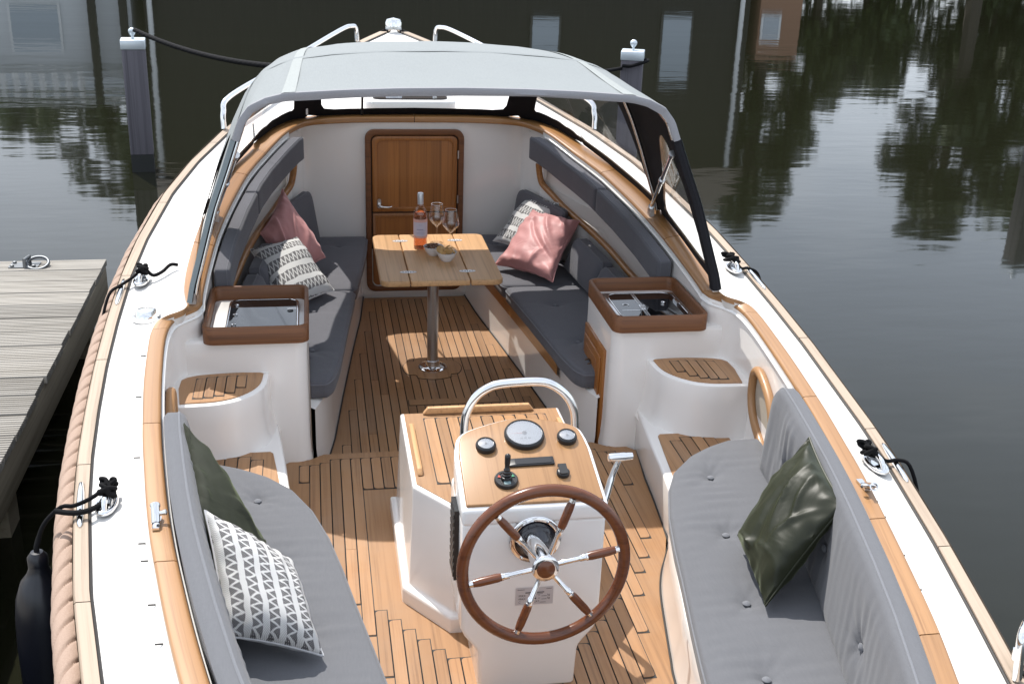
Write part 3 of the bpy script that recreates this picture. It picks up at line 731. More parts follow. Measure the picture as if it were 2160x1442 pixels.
def cushion(F, L, W, T, m, mp, parent, rad=(.04, .04, .04, .04), e=.018, puff=.01, dimples=(), step=.022, folds=0.0, fold_dir=0, pleats=0.0, pl_len=.05, seed=1, buttons=True, pipe=.0042, bcol=None):
    """closed upholstered pad: local u along, v across, w thickness, bent into place by F(u,v,w).
    rad: corner radii at (+u,-v) (+u,+v) (-u,+v) (-u,-v)"""
    def samples(H):
        n = max(4, int(2*(H-e)/step)); a = np.linspace(-(H-e), H-e, n)
        ed = e*(1-np.cos(np.linspace(0, PI/2, 6)[1:]))*0+e*np.sin(np.linspace(0, PI/2, 6)[1:])
        return np.r_[-(H-e)-ed[::-1], a, (H-e)+ed]
    us, vs_ = samples(L), samples(W); U, V_ = np.meshgrid(us, vs_, indexing='ij')
    du, dv = L-np.abs(U), W-np.abs(V_); d = np.minimum(du, dv)
    rr = np.where(U > 0, np.where(V_ < 0, rad[0], rad[1]), np.where(V_ < 0, rad[3], rad[2]))
    Rr = np.maximum(rr-d, 0); bx_, by_ = L-d-Rr, W-d-Rr
    cx, cy = np.abs(U)-bx_, np.abs(V_)-by_
    cm = (cx > 0) & (cy > 0) & (Rr > 1e-6); h = np.hypot(cx, cy); h = np.where(h < 1e-9, 1, h)
    mxx = np.maximum(cx, cy)
    Un = np.where(cm, np.sign(U)*(bx_+cx/h*mxx), U); Vn = np.where(cm, np.sign(V_)*(by_+cy/h*mxx), V_)
    dd = np.minimum(d, e); w_ = T-e+np.sqrt(np.maximum(0, e*e-(e-dd)**2))
    inn = np.clip(d/(.35*min(L, W)), 0, 1); inn = inn*inn*(3-2*inn)
    w_ = w_+puff*inn
    if folds:
        Wv = hash_waves(5, 14, 30, seed)
        k = waves(U*(.25 if fold_dir == 0 else 1), V_*(1 if fold_dir == 0 else .25), Wv); k2 = waves(U, V_, hash_waves(4, 5, 11, seed+3))
        w_ = w_+folds*k*np.clip(.35+.5*k2, 0, 1)*np.clip(d/.05, 0, 1)
    if pleats:
        gg = np.random.default_rng(seed+50); pw = 0
        for i in range(5):
            k_ = 2*PI/(pl_len*gg.uniform(.7, 1.6)); pw = pw+np.sin(k_*U+gg.uniform(0, 6)+gg.uniform(1, 2.5)*np.sin(gg.uniform(6, 11)*V_+gg.uniform(0, 6)))
        env = np.clip(.15+.8*waves(U, V_*1.5, hash_waves(4, 4, 9, seed+60)), 0, 1)
        for (bu, bv) in dimples: env = np.maximum(env, .9*np.exp(-((U-bu)/.16)**2))
        w_ = w_+pleats*pw/2.2*env*np.clip(d/.06, 0, 1)
    for (bu, bv) in dimples:
        q = np.hypot(U-bu, V_-bv); th = np.arctan2(V_-bv, U-bu)
        w_ = w_-.016*np.exp(-(q/.032)**2)-.009*np.exp(-(q/.10)**2)+.0040*np.exp(-q/.07)*np.cos(7*th+seed+3*np.sin(th+bu))*np.clip(q/.02, 0, 1)
    nu, nv = U.shape
    P = F(Un.ravel(), Vn.ravel(), w_.ravel())
    faces = grid_faces(nu, nv)
    bi = [i*nv for i in range(nu)]+[(nu-1)*nv+j for j in range(1, nv)]+[i*nv+nv-1 for i in range(nu-2, -1, -1)]+[j for j in range(nv-2, 0, -1)]
    ub, vb = Un.ravel()[bi], Vn.ravel()[bi]; n0 = len(P); nb = len(bi)
    verts = [P]; prev = bi
    sgn = 1
    for k, (wz, ins) in enumerate(((T*.5, -.0), (e*.8, 0), (.002, .010))):
        q = F(ub*(1-ins/L), vb*(1-ins/W), np.full(nb, wz)); verts.append(q)
        cur = [n0+k*nb+i for i in range(nb)]
        for i in range(nb): faces.append((prev[i], cur[i], cur[(i+1) % nb], prev[(i+1) % nb]))
        prev = cur
    verts.append(F(np.array([0.0]), np.array([0.0]), np.array([0.0])))
    c = n0+3*nb
    for i in range(nb): faces.append((prev[i], c, prev[(i+1) % nb]))
    V3 = np.concatenate(verts)
    pad = mk('pad', V3, faces, m, parent, True)
    bm = bmesh.new(); bm.from_mesh(pad.data); bmesh.ops.recalc_face_normals(bm, faces=bm.faces); bm.to_mesh(pad.data); bm.free()
    pl = F(ub, vb, np.full(nb, T-e+.001))
    if pipe: mk('piping', *tube_geo(pl[::1], pipe, 6, closed=True), mp, pad, True)
    if buttons:
        for (bu, bv) in dimples:
            c0 = F(np.array([bu]), np.array([bv]), np.array([T+puff-.019]))[0]; c1 = F(np.array([bu]), np.array([bv]), np.array([T+puff]))[0]
            lathe_part('button', [(.0125, 0), (.0135, .003), (.010, .0065), (0, .008)], c0, c1-c0, bcol or mp, pad, 14)
    return pad

# aft cockpit seats
SEATO = np.array([(1.4, .62), (1.7, .71), (2.1, .81), (2.386, .875), (2.62, .935), (3.0, 1.02), (3.4, 1.085), (3.635, 1.115), (3.95, 1.14)])
def F_aft(s, z0, yc):
    def F(u, v, w_):
        Y = yc+u; t = (v/.28+1)/2; xi = np.interp(Y, SEATI[:, 0], SEATI[:, 1]); xo = np.interp(Y, SEATO[:, 0], SEATO[:, 1])
        return np.stack([s*(xi+(xo-xi)*t), Y, z0+w_], 1)
    return F
Y0a, Y1a = 1.55, 3.90; yc = (Y0a+Y1a)/2
def tt(X, Y): return ((X-np.interp(Y, SEATI[:, 0], SEATI[:, 1]))/(np.interp(Y, SEATO[:, 0], SEATO[:, 1])-np.interp(Y, SEATI[:, 0], SEATI[:, 1]))*2-1)*.28
for s, nm in ((-1, 'port'), (1, 'starboard')):
    lab = {-1: 'long light grey seat pad on the side nearer the jetty', 1: 'long light grey seat pad beside the steering wheel, away from the jetty'}[s]
    t = thing('seat_cushion', lab, 'cushion', (s*.8, yc, .22), 'grey cushions of the aft cockpit')
    dm = [(Y-yc, tt(X, Y)) for X, Y in ((.835, 3.61), (.752, 3.205), (.68, 2.81), (.605, 2.45), (.54, 2.08))]
    cushion(F_aft(s, .222, yc), (Y1a-Y0a)/2, .28, .075, FAB_L, FAB_LP, t, rad=(.10, .06, .05, .05), puff=.006, dimples=dm, folds=.0030, pleats=.0011, pl_len=.055, step=.012, seed=3+s)
    # backrest follows the coaming
    lab = {-1: 'long light grey backrest against the coaming nearer the jetty', 1: 'long light grey buttoned backrest behind the satin green pillow'}[s]
    t = thing('backrest_cushion', lab, 'cushion', (s*1.05, 2.6, .3), 'grey cushions of the aft cockpit')
    yb0, yb1 = 1.55, 3.66; ybc = (yb0+yb1)/2; zc = .462
    def F_bk(u, v, w_, s=s, ybc=ybc, zc=zc):
        Y = ybc+u; z = zc+v; lean = .05*(0.5-v/.36)      # foot of the pad a little further inboard
        return np.stack([s*(np.interp(Y, CAPI[:, 0], CAPI[:, 1])-.006-w_-np.clip(lean, 0, .05)*.5), Y, z+.012*np.clip((Y-2.9), 0, 1)], 1)
    dm = [(Y-ybc, -.02) for Y in (3.33, 2.85, 2.36, 1.9)]
    cushion(F_bk, (yb1-yb0)/2, .182, .072, FAB_L, FAB_LP, t, rad=(.03, .09, .05, .03), puff=.012, dimples=dm, folds=.0060, fold_dir=1, pleats=.0028, pl_len=.045, step=.010, seed=11+s, e=.02)

# cabin seats
OUTX = np.array([(4.6, .64), (4.895, .645), (4.93, 1.0), (5.3, 1.0), (5.6, .965), (6.0, .90), (6.3, .83), (6.55, .74), (6.75, .70), (6.9, .66)])
OUTS = np.array([(4.6, .655), (4.90, .66), (4.96, .80), (5.1, 1.0), (5.3, 1.0), (5.6, .965), (6.0, .90), (6.3, .83), (6.55, .745), (6.9, .67)])
def F_cab(s, z0, y0, y1, Wd):
    yc_ = (y0+y1)/2
    def F(u, v, w_):
        Y = yc_+u; t = (v/Wd+1)/2; xi = inY(Y)-.045; xo = np.interp(Y, OUTS[:, 0], OUTS[:, 1])
        return np.stack([s*(xi+(xo-xi)*t), Y, z0+w_], 1)
    return F
def tc_(X, Y, Wd): xi = inY(Y)-.045; xo = np.interp(Y, OUTS[:, 0], OUTS[:, 1]); return ((X-xi)/(xo-xi)*2-1)*Wd
for s in (-1, 1):
    for (y0, y1, dms, k) in ((4.63, 5.845, ((.632, 5.55), (.64, 5.02)), 'a'), (5.855, 6.86, ((.575, 6.15), (.475, 6.68)), 'f')):
        lab = {(-1, 'a'): 'charcoal seat pad beside the stove counter, half lit half shaded', (-1, 'f'): 'charcoal seat pad under the zigzag and pink pillows by the door handle',
               (1, 'a'): 'charcoal seat pad beside the sink counter and wooden drawers', (1, 'f'): 'charcoal seat pad under the big pink velvet pillow on the sink side'}[(s, k)]
        t = thing('seat_cushion', lab, 'cushion', (s*.6, (y0+y1)/2, .2), 'charcoal seat pads of the cabin')
        ycc = (y0+y1)/2
        cushion(F_cab(s, .205, y0, y1, .21), (y1-y0)/2, .21, .085, FAB_D, FAB_DP, t, rad=(.04, .04, .05, .10) if k == 'a' else (.05, .04, .04, .04), puff=.006,
                dimples=[(Y-ycc, tc_(X, Y, .21)) for X, Y in dms], folds=.0012, seed=21+s)
    # lower back pads
    for (y0, y1, hgt, k) in ((4.98, 5.60, .17, 'a'), (5.61, 6.02, .18, 'm')):
        lab = {(-1, 'a'): 'dark lower back pad just ahead of the stove counter', (-1, 'm'): 'dark lower back pad behind the zigzag and pink pillows',
               (1, 'a'): 'dark lower back pad just ahead of the sink counter', (1, 'm'): 'dark lower back pad right behind the big pink velvet pillow'}[(s, k)]
        t = thing('back_cushion', lab, 'cushion', (s*.95, (y0+y1)/2, .3), 'charcoal lower back pads of the cabin')
        yc_ = (y0+y1)/2
        def F_lb(u, v, w_, s=s, yc_=yc_, hgt=hgt):
            Y = yc_+u; x = np.interp(Y, [4.9, 5.3, 5.6, 6.0, 6.3, 6.6], [1.03, 1.02, .985, .93, .86, .75])
            return np.stack([s*(x-.02-w_-.06*(.5-v/hgt)), Y, .295+hgt/2+v+np.clip((Y-5.4)*.06, 0, .1)], 1)
        cushion(F_lb, (y1-y0)/2, hgt/2, .08, FAB_D, FAB_DP, t, rad=(.02, .03, .03, .02), puff=.008, seed=31+s, folds=.001)
    lab = {-1: 'upright dark pad in the corner beside the door, behind the pink pillow', 1: 'upright dark pad in the corner behind the small zigzag pillow, sink side'}[s]
    t = thing('back_cushion', lab, 'cushion', (s*.7, 6.6, .3), 'charcoal lower back pads of the cabin')
    def F_cn(u, v, w_, s=s):
        f = (u/.25+1)/2
        return np.stack([s*(.855-.19*f-.55*w_-.05*(.5-v/.3)), 6.28+.50*f-.8*w_*.55, .295+.15+v*(1+.12*f)+.0*u], 1)
    cushion(F_cn, .25, .15, .075, FAB_D, FAB_DP, t, rad=(.02, .06, .03, .02), puff=.008, seed=41)
    # upper head pads along the side
    for (y0, y1, k) in ((4.955, 5.86, 'a'), (5.872, 6.62, 'f')):
        lab = {(-1, 'a'): 'after head pad below the cap on the jetty side, half in sun', (-1, 'f'): 'forward head pad below the cap on the jetty side, by the bulkhead',
               (1, 'a'): 'after head pad below the cap on the sink side, in shade', (1, 'f'): 'forward head pad below the cap on the sink side, by the bulkhead'}[(s, k)]
        t = thing('head_cushion', lab, 'cushion', (s*.95, (y0+y1)/2, .7), 'long head pads under the cabin caps')
        yc_ = (y0+y1)/2
        def F_up(u, v, w_, s=s, yc_=yc_):
            Y = yc_+u; x = at(FWDI, Y, 1); z = at(FWDI, Y, 2)
            return np.stack([s*(x-.012-w_), Y, z-.105+v-.0*w_], 1)
        cushion(F_up, (y1-y0)/2, .066, .070, FAB_D, FAB_DP, t, rad=(.012, .012, .012, .012), puff=.004, seed=51+s, pipe=.0025, e=.012, step=.02)

# ------------------------------------------------------------------ pillows
def pillow(name, label, A, B, Cc, D, T, m, uvs=(1, 1), group='loose pillows', seed=0, wr=.006, pinch=.10, back=None, folds=(), pipe=None):
    """A,B,C,D corners in order (A-B top edge, D-C bottom edge)"""
    A, B, Cc, D = [np.array(q, float) for q in (A, B, Cc, D)]
    n = 61; q = np.linspace(-1, 1, n); q = np.sign(q)*np.abs(q)**.85
    U, V_ = np.meshgrid(q, q, indexing='ij')
    Up = U*(1-pinch*(1-V_**2)**1.0*np.abs(U)**3*1.0); Vp = V_*(1-pinch*(1-U**2)*np.abs(V_)**3)
    a, b_ = (Up+1)/2, (Vp+1)/2
    P = ((1-a)*(1-b_))[..., None]*D+(a*(1-b_))[..., None]*Cc+(a*b_)[..., None]*B+((1-a)*b_)[..., None]*A
    Nn = np.cross(B-A+Cc-D, A-D+B-Cc); Nn /= np.linalg.norm(Nn)
    if Nn@(CAM_POS-P.mean((0, 1))) < 0: Nn = -Nn
    e = ((1-U**2)*(1-V_**2)); h = T*np.power(np.maximum(e, 0), .42)
    edge = 1-np.maximum(np.abs(U), np.abs(V_))
    W1 = hash_waves(6, 3, 7, seed+5); W2 = hash_waves(7, 9, 20, seed+9)
    wv = wr*(waves(U, V_, W1)*1.1+.55*waves(U*1.3, V_, W2)*np.exp(-edge*2.2))
    # gathers running in from the seams
    g = np.random.default_rng(seed+77); p1, p2 = g.uniform(0, 6, 2)
    wv = wv+wr*.7*np.exp(-(1-np.abs(V_))*4.5)*np.sin(17*U+p1+2*np.sin(3*U+p2))+wr*.7*np.exp(-(1-np.abs(U))*4.5)*np.sin(16*V_+p2+2*np.sin(3*V_+p1))
    for (cu, cv, ang, ln, wd, am) in folds:
        x = (U-cu)*math.cos(ang)+(V_-cv)*math.sin(ang); y = -(U-cu)*math.sin(ang)+(V_-cv)*math.cos(ang)+.25*x*x
        wv = wv+am*np.exp(-(x/ln)**2)*np.exp(-(y/wd)**2)
    f1 = np.clip(edge/.06, 0, 1)
    top = P+Nn*(h+wv*f1)[..., None]; bot = P-Nn*(h*.8+wv*.5*f1)[..., None]
    uv = np.stack([(U*.5+.5)*uvs[0], (V_*.5+.5)*uvs[1]], -1).reshape(-1, 2)
    v = np.concatenate([top.reshape(-1, 3), bot.reshape(-1, 3)]); nn = n*n
    f = grid_faces(n, n)+[tuple(nn+i for i in q_[::-1]) for q_ in grid_faces(n, n)]
    bi = [i*n for i in range(n)]+[(n-1)*n+j for j in range(1, n)]+[i*n+n-1 for i in range(n-2, -1, -1)]+[j for j in range(n-2, 0, -1)]
    t = thing(name, label, 'pillow', tuple(P.mean((0, 1))-np.array([0, 0, .12])), group)
    me_uv = np.concatenate([uv, uv])
    o = mk('cover', v, f, [m, back or m], t, True, uv=me_uv)
    nf = (n-1)**2
    for i, p in enumerate(o.data.polygons): p.material_index = 0 if i < nf else 1
    bm = bmesh.new(); bm.from_mesh(o.data); bmesh.ops.remove_doubles(bm, verts=bm.verts, dist=1e-6); bmesh.ops.recalc_face_normals(bm, faces=bm.faces); bm.to_mesh(o.data); bm.free()
    for p in o.data.polygons: p.use_smooth = True
    mk('seam', *tube_geo(P.reshape(-1, 3)[bi], .0035, 6, closed=True), pipe or back or m, o, True)
    return t

pillow('pillow', 'pink velvet pillow leaning by the cabin door on the jetty side', (-.905, 6.09, .54), (-.785, 6.36, .715), (-.560, 6.175, .37), (-.73, 5.93, .30), .085, PINK, seed=1, wr=.007,
       folds=((.1, .2, .9, .5, .09, .012), (-.5, .6, 1.1, .4, .07, .014), (-.7, .1, 1.3, .4, .06, .012), (.4, -.3, .7, .4, .1, .010)))
pillow('pillow', 'zigzag knit pillow in front of the pink one, above the stove counter', (-.951, 5.862, .52), (-.708, 6.085, .52), (-.521, 5.728, .33), (-.773, 5.421, .31), .07, ZIG, seed=2, wr=.004)
pillow('pillow', 'big dusky pink velvet pillow leaning in front of a zigzag one', (.665, 6.44, .56), (.88, 6.13, .575), (.66, 5.765, .335), (.389, 6.119, .325), .085, PINK, seed=3, wr=.008, pinch=.14,
       folds=((.3, .3, 2.2, .5, .07, .016), (.0, .0, 2.4, .7, .06, -.016), (.5, -.2, 2.5, .4, .08, .014), (-.4, .5, .3, .5, .08, .010), (.75, .6, 2.2, .3, .06, .015), (.3, -.6, 1.2, .3, .06, .014)))
pillow('pillow', 'zigzag knit pillow half hidden behind the big dusky pink pillow', (.708, 6.712, .60), (.826, 6.40, .61), (.63, 6.22, .33), (.453, 6.576, .33), .05, ZIG3, seed=4, wr=.004)
pillow('pillow', 'shiny olive green velvet pillow on the light grey seat beside the steering wheel', (.975, 3.143, .68), (.951, 2.803, .62), (.706, 2.731, .33), (.744, 3.085, .36), .075, GREEN, seed=5, wr=.006, pinch=.05,
       folds=((.0, .35, 1.9, .5, .07, .012), (.35, .5, 2.0, .4, .06, .011), (-.1, -.1, 1.8, .6, .12, -.008), (.2, -.55, .4, .5, .07, .010), (-.3, -.75, .2, .5, .05, .009), (.55, .2, 1.2, .4, .05, .009)))
pillow('pillow', 'matt dark green velvet pillow tucked behind the zigzag one on the jetty side', (-1.048, 3.483, .66), (-.765, 3.11, .34), (-.83, 2.76, .32), (-.985, 3.02, .57), .07, GREEN2, seed=6, wr=.006,
       folds=((.1, .3, .4, .5, .08, .012), (.5, .2, 1.0, .4, .06, .012), (.6, .5, 1.2, .3, .05, .012)))
pillow('pillow', 'large zigzag knit pillow on the light grey seat nearest the jetty', (-.944, 2.979, .62), (-.700, 2.925, .46), (-.618, 2.649, .33), (-.88, 2.671, .40), .085, ZIG2, seed=7, wr=.005, pinch=.06, back=GREYBACK,
       folds=((.35, .2, 1.4, .7, .07, .008), (.7, .1, 1.5, .7, .06, .008)))

# ------------------------------------------------------------------ galley counters
for s in (-1, 1):
    lab = {-1: 'white galley counter with a black glass stove lid in a teak tray', 1: 'white galley counter with sink and hob, two teak drawers in its side'}[s]
    gc = thing('galley_counter', lab, 'counter', (s*.87, 4.68, -.12), 'galley counters either side of the cabin entrance')
    # body, rounded after inner corner
    x0, x1, y0, y1 = .655, 1.20, 4.448, 4.93
    body = [tuple(q) for q in rrect(x0, x1, y0, y1, .055, 8, corners=(0, 0, 0, 1))]
    rows = []; Pm = mirror(body, s)
    if area2(Pm) < 0: Pm = Pm[::-1]
    for z, d in ((-.16, 0), (-.02, -.010), (.02, -.004), (.10, 0), (.50, 0), (.553, .0), (.563, .004), (.567, .012)):
        rows.append([(x, y, z) for x, y in offset_poly(Pm, d)])
    v = np.concatenate([np.array(r) for r in rows]); f = grid_faces(len(rows), len(Pm), True); f.append(tuple((len(rows)-1)*len(Pm)+k for k in range(len(Pm))))
    mk('body', v, f, GEL, gc, True)
    # tray
    out = rrect(.646, 1.072, 4.415, 4.948, .045, 7); inn = rrect(.664, 1.054, 4.433, 4.930, .030, 7)
    out, inn = mirror(out, s), mirror(inn, s)
    n = len(out); z0, z1 = .560, .634
    v = [(x, y, z0) for x, y in out]+[(x, y, z1-.004) for x, y in out]+[(x, y, z1) for x, y in offset_poly(out, .004)][::(1 if s > 0 else 1)]+[(x, y, z1) for x, y in offset_poly(inn, -.004)]+[(x, y, z1-.004) for x, y in inn]+[(x, y, z0+.008) for x, y in inn]
    if s < 0:   # offset_poly reverses clockwise outlines
        out2, inn2 = out[::-1], inn[::-1]
        v = [(x, y, z0) for x, y in out2]+[(x, y, z1-.004) for x, y in out2]+[(x, y, z1) for x, y in offset_poly(out2, .004)]+[(x, y, z1) for x, y in offset_poly(inn2, -.004)]+[(x, y, z1-.004) for x, y in inn2]+[(x, y, z0+.008) for x, y in inn2]
    mk('tray_rim', v, grid_faces(6, n, True, flip=True), TEAK_DARK_X, gc, True)
    bmx = bpy.context  # keep linter quiet
    o = MB(); o.prism(mirror(rrect(.655, 1.063, 4.425, 4.94, .03), s), .562, .5705); o.build('worktop', GEL, gc)
    if s < 0:
        b = MB(); b.prism(mirror(rrect(.700, 1.045, 4.475, 4.905, .05), s), .570, .578); o = b.build('stove_frame', RIMW, gc); bevel(o, .004, 2)
        b = MB(); b.tube([(x, y, .580) for x, y in mirror(rrect(.694, .985, 4.487, 4.897, .045), s)], .006, 8, closed=True); b.build('stove_rim', STEEL, gc, True)
        b = MB(); b.prism(mirror(rrect(.699, .980, 4.492, 4.892, .042), s), .578, .5835); lid = b.build('stove_lid', BLACKG, gc)
        for Y in (4.58, 4.70, 4.82): lathe_part('lid_hinge', [(.010, 0), (.010, .006), (0, .008)], (s*.957, Y, .583), (0, 0, 1), STEEL, lid, 12)
        lathe_part('lid_knob', [(.013, 0), (.013, .003), (0, .004)], (s*.725, 4.74, .5835), (0, 0, 1), BLACK, lid, 14)
        b = MB(); b.prism([(s*.738, 4.760), (s*.700, 4.760), (s*.700, 4.772), (s*.738, 4.772)], .5837, .5842); b.build('lid_sticker', RIMW, lid)
        # hinged panel line on the inner side
        b = MB(); b.box(s*.6548-.0006, s*.6548+.0006, 4.52, 4.523, .10, .54); b.build('door_gap', STEEL_B, gc)
        b = MB(); b.tube([(s*.652, 4.505, .02), (s*.652, 4.505, .52)], .0035, 8); b.build('edge_strip', STEEL_B, gc)
    else:
        b = MB(); b.prism(rrect(.703, 1.048, 4.527, 4.888, .012), .570, .577); fr = b.build('sink_frame', STEEL_B, gc); bevel(fr, .003, 2)
        b = MB(); b.prism(rrect(.722, 1.030, 4.548, 4.870, .05), .577, .5795); lid = b.build('glass_lid', BLACKG, gc)
        b = MB(); b.tube([(x, y, .578) for x, y in rrect(.720, 1.032, 4.546, 4.872, .05)], .0035, 8, closed=True); b.build('lid_rim', STEEL, lid, True)
        b = MB(); b.box(.835, .843, 4.556, 4.862, .5796, .5803); b.box(.846, .852, 4.556, 4.862, .5796, .5803); b.build('lid_joint', STEEL_B, lid)
        b = MB(); b.box(.832, .858, 4.66, 4.70, .5797, .584); b.box(.74, .832, 4.640, 4.643, .5797, .5812); b.build('lid_hinge', STEEL, lid)
        lathe_part('lid_knob', [(.010, 0), (.010, .008), (0, .011)], (.955, 4.725, .5795), (0, 0, 1), STEEL, lid, 14)
        b = MB(); b.box(1.012, 1.026, 4.70, 4.76, .5797, .589); b.build('lid_catch', STEEL, lid)
        lathe_part('drain', [(.016, .0006), (.016, .0012), (.010, .0012), (.010, .0006)], (.775, 4.715, .5795), (0, 0, 1), STEEL_B, lid, 16)
        # drawer unit on the inner side
        b = MB(); b.box(.642, .672, 4.552, 4.918, -.118, .425); fr = b.build('drawer_frame', TEAK_DARK, gc); bevel(fr, .003, 2)
        for z0, z1 in ((.175, .385), (-.075, .13)):
            b = MB(); b.box(.632, .645, 4.585, 4.885, z0, z1); dr = b.build('drawer', TEAK_DARK, gc); bevel(dr, .006, 2)
            b = MB(); b.box(.630, .634, 4.625, 4.845, z0+.035, z1-.035); b.build('drawer_panel', TEAK_DARK, dr)
            zc = (z0+z1)/2+.01; b = MB(); b.tube(cat([(.632, 4.71, zc+.012), (.612, 4.712, zc+.004), (.608, 4.735, zc-.018), (.612, 4.758, zc+.004), (.632, 4.76, zc+.012)], 5), .004, 8); b.tube([(.634, 4.735, zc), (.628, 4.735, zc)], .022, 14); b.build('pull_ring', mat('bronze', (.10, .055, .03), .4, .8), dr, True)

# ------------------------------------------------------------------ steering console
con = thing('steering_console', 'white steering console with teak dash, gauges and six-spoke wooden wheel', 'console', (0, 3.3, 0))
# engine box
topo = [(-.315, 3.945), (-.315, 3.37), (-.185, 3.19), (.185, 3.19), (.315, 3.37), (.315, 3.945)]
Pm = topo if area2(topo) > 0 else topo[::-1]
rows = []
for z, d in ((.0, -.030), (.05, -.030), (.058, -.026), (.062, -.012), (.066, -.006), (.40, .006), (.440, .006), (.448, .010), (.450, .018)):
    rows.append([(x, y+(.03*(1-z/.45) if y > 3.9 else 0), z) for x, y in offset_poly(Pm, d)])
v = np.concatenate([np.array(r) for r in rows]); f = grid_faces(len(rows), 6, True); f.append(tuple((len(rows)-1)*6+k for k in range(6)))
o = mk('engine_box', v, f, GEL, con); bevel(o, .012, 3, 25)
plank_sole(offset_poly(Pm, .020), .0435, -.0085, .4525, con, .052, butts=False)
def wedge(name, pts, ht, wd):
    P, T, A, B = frames(pts); b = MB()
    p, q = np.array(pts[0]), np.array(pts[-1]); d = (q-p)/np.linalg.norm(q-p); nrm = np.array([-d[1], d[0], 0])*wd/2; upv = np.array([0, 0, ht])
    a, c = p+d*.02, q-d*.02
    b.add([p-nrm, p+nrm, q+nrm, q-nrm, a-nrm+upv, a+nrm+upv, c+nrm+upv, c-nrm+upv], [(0,3,2,1),(4,5,6,7),(0,1,5,4),(1,2,6,5),(2,3,7,6),(3,0,4,7)])
    return bevel(b.build(name, TEAK_TABLE, con), .003, 2)
wedge('fiddle_strip', [(-.225, 3.915, .4555), (.205, 3.915, .4555)], .026, .020)
wedge('fiddle_strip', [(-.278, 3.425, .4555), (-.278, 3.815, .4555)], .020, .018)
wedge('fiddle_strip', [(.278, 3.425, .4555), (.278, 3.815, .4555)], .020, .018)
# column with dash housing
faceXZ = [(-.150, .0), (-.152, .14), (-.165, .165), (-.195, .205), (-.207, .235), (-.208, .60), (.222, .60), (.221, .235), (.208, .205), (.176, .165), (.160, .14), (.155, .0)]
FY = 2.85
def dz(y): return .65+.30*(y-2.85)
outl = [(-.211, 2.845), (-.209, 3.07)]+[tuple(q) for q in cat([(-.205, 3.10), (-.188, 3.150), (-.13, 3.185), (0.008, 3.222), (.14, 3.198), (.198, 3.165), (.214, 3.12)], 4)]+[(.2205, 3.07), (.225, 2.845)]
b = MB(); n = len(outl)
lo = [(x, y, min(.595, dz(y)-.05)) for x, y in outl]; hi = [(x, y, dz(y)) for x, y in outl]
b.add(lo+hi, [tuple(range(n-1, -1, -1)) if area2(outl) > 0 else tuple(range(n)), tuple(range(n, 2*n)) if area2(outl) > 0 else tuple(range(2*n-1, n-1, -1))]+[(i, (i+1) % n, n+(i+1) % n, n+i) if area2(outl) > 0 else (n+i, n+(i+1) % n, (i+1) % n, i) for i in range(n)])
hd = b.build('dash_housing', RIMW, con); bevel(hd, .012, 4, 40)
b = MB(); n = len(faceXZ); b.add([(x, FY, z) for x, z in faceXZ]+[(x, FY+.30, z) for x, z in faceXZ], [tuple(range(n)), tuple(range(2*n-1, n-1, -1))]+[(n+i, n+(i+1) % n, (i+1) % n, i) for i in range(n)])
o = b.build('column', GEL, con); bm = bmesh.new(); bm.from_mesh(o.data); bmesh.ops.recalc_face_normals(bm, faces=bm.faces); bm.to_mesh(o.data); bm.free(); bevel(o, .014, 3, 25)
inl = offset_poly(outl, .013)
TN = np.array([0, -.30, 1.0]); TN /= np.linalg.norm(TN)
b = MB(); n = len(inl); b.add([(x, y, dz(y)-.004) for x, y in inl]+[(x+TN[0]*.008, y+TN[1]*.008, dz(y)+TN[2]*.008) for x, y in inl], [tuple(range(n-1, -1, -1)), tuple(range(n, 2*n))]+[(i, (i+1) % n, n+(i+1) % n, n+i) for i in range(n)])
dash = b.build('dash_panel', TEAK_DASH, con); bevel(dash, .005, 3, 40)
def on_dash(x, y, h=.008): return np.array([x, y, dz(y)])+TN*h
DU = np.array([1.0, 0, 0]); DV = np.cross(TN, DU)
GFACE = mat('gauge_face', (.40, .41, .42), .35); GGLASS = glassy('gauge_glass', (.96, .97, .98), .34, .12)
RED = mat('needle_red', (.5, .06, .03), .5); GREENM = mat('mark_green', (.03, .25, .12), .5); DARKP = mat('print_dark', (.05, .05, .055), .6)
def quad_on(b, c, ax, ay, w_, h_):
    b.add([c-ax*w_-ay*h_, c+ax*w_-ay*h_, c+ax*w_+ay*h_, c-ax*w_+ay*h_], [(0, 1, 2, 3)])
